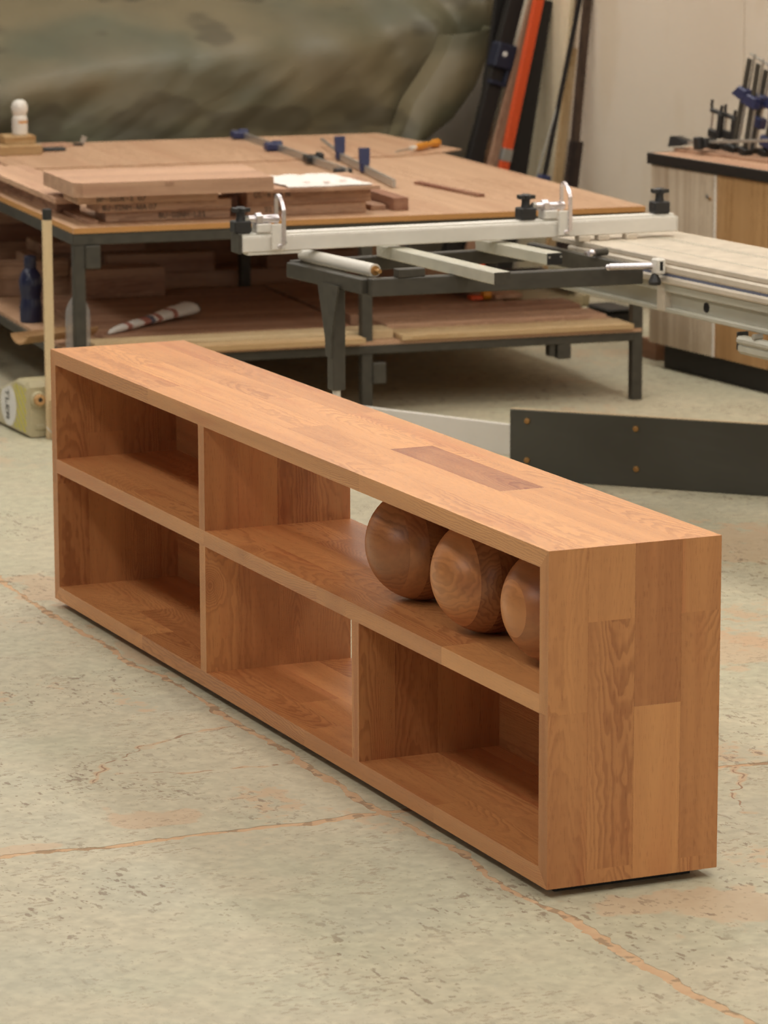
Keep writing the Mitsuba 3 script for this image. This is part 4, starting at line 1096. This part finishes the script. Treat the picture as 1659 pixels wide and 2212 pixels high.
leaning('leaning_plank', 'narrow honey-coloured batten right of the thin black rod', 'plank', -8.60, 4.37, .60, 4.43, 1.10, .045, .018, PALE_Z, 'z', .8, top=1.15)
leaning('leaning_plank', 'dark narrow board at the right end of the leaning bars', 'plank', -8.52, 4.40, .60, 4.47, 1.37, .042, .02, OLD_Z, 'z', .6, top=1.6)
leaning('leaning_plank', 'short dark brown board standing at the right end of the leaning bars', 'plank', -8.30, 4.283, .57, 4.305, .74, .062, .03, OLD_Z, 'z', 1.0, top=.745)

# ------------------------------------------------------------------ the tarpaulin over the big stack at the back
NY, NZ = 150, 130
sy_ = np.linspace(0, 1, NY)
tz = np.linspace(0, 1, NZ)
edge_z = [0, .60, .68, .72, .77, .92, 1.095, 1.205, 1.36, 1.6, 2.4]
edge_y = [3.85, 3.92, 3.98, 4.10, 4.20, 4.33, 4.42, 4.46, 4.475, 4.0, 3.6]
S_, Z_ = np.meshgrid(sy_, tz, indexing='ij')
ZT = 2.3
Zc = Z_ * ZT
ye = np.interp(Zc, edge_z, edge_y)
Yc = -1.2 + S_ ** .9 * (ye + 1.2)
ridge = np.interp(Yc, [-1.2, 1.9, 2.35, 2.8, 3.3, 3.83, 4.13, 4.4], [.90, 1.0, 1.06, 1.11, 1.15, 1.19, 1.29, 1.40])
over = Zc - ridge
soft = .03
slope = np.where(over > 0, 1, 0) * over
slope = soft * np.log1p(np.exp(np.clip(over / soft, -30, 30)))
# folds hanging and running down to the left from the tied corner at the right
dgl = (Yc - 4.4) * .75 - (Zc - 1.3) * .9
fold = .04 * (meshkit.fbm(np.stack([dgl * 2.6 + 9, (Yc + Zc) * .9, Yc * 0], -1), 3, 2) - .5) + .014 * (meshkit.fbm(np.stack([dgl * 9, (Yc + Zc) * 2.2, Yc * 0 + 3], -1), 3, 4) - .5)
near = np.exp(-((4.35 - Yc) / .75) ** 2)
pleat = .07 * near * np.sin((Yc - 4.4) * 15 + (Zc - 1.2) * 7 + 2.2 * meshkit.noise(np.stack([Yc * 2, Zc * 2, Yc * 0], -1), 6))
wr = .018 * (meshkit.fbm(np.stack([Yc * 7, Zc * 9, Yc * 0], -1), 3, 8) - .5)
Xc = -9.38 - 2.1 * slope + fold * 1.6 + pleat + wr - .10 * np.clip((S_ - .96) / .04, 0, 1) ** 2
Xc = np.maximum(Xc, -10.55)
vv = np.stack([Xc, Yc, Zc + .001], -1).reshape(-1, 3)
i0, j0 = np.meshgrid(np.arange(NY - 1), np.arange(NZ - 1), indexing='ij')
q = np.stack([i0 * NZ + j0, (i0 + 1) * NZ + j0, (i0 + 1) * NZ + j0 + 1, i0 * NZ + j0 + 1], -1).reshape(-1, 4)
m = trimesh.Trimesh(vv, np.vstack([q[:, [0, 1, 2]], q[:, [0, 2, 3]]]), process=False)
t = thing('tarpaulin', 'large olive green tarpaulin draped over a tall stack behind the bench', 'tarpaulin')
part(t, 'cloth', m, 'tarp_cloth', True)
# a loose fold of the cloth hanging in front at its right end
fo = np.array([[4.331, 1.223], [4.306, 1.114], [4.226, .938], [4.102, .785], [3.966, .700]])
fi = np.array([[4.07, 1.19], [4.04, 1.11], [3.97, 1.01], [3.872, .88], [3.80, .70]])
tt = np.linspace(0, 4, 40)
FO = np.stack([np.interp(tt, range(5), fo[:, k]) for k in (0, 1)], 1)
FI = np.stack([np.interp(tt, range(5), fi[:, k]) for k in (0, 1)], 1)
ww = np.linspace(0, 1, 18)
P_ = FI[:, None] * (1 - ww[None, :, None]) + FO[:, None] * ww[None, :, None]
bul = .06 * np.sin(ww * PI)[None] ** .7 + .02 * (meshkit.fbm(np.stack([P_[..., 0] * 8, P_[..., 1] * 8, P_[..., 0] * 0], -1), 3, 12) - .5)
tail = np.concatenate([(-9.20 + .05 * ww[None] * 0 + bul)[..., None], P_], -1)
tail[:, 0, 0] = -9.30
tail[:, -1, 0] = -9.36
tail = tail.reshape(-1, 3)
i0, j0 = np.meshgrid(np.arange(39), np.arange(17), indexing='ij')
q = np.stack([i0 * 18 + j0, (i0 + 1) * 18 + j0, (i0 + 1) * 18 + j0 + 1, i0 * 18 + j0 + 1], -1).reshape(-1, 4)
part(t, 'fold', trimesh.Trimesh(tail, np.vstack([q[:, [0, 1, 2]], q[:, [0, 2, 3]]]), process=False), 'tarp_cloth', True)
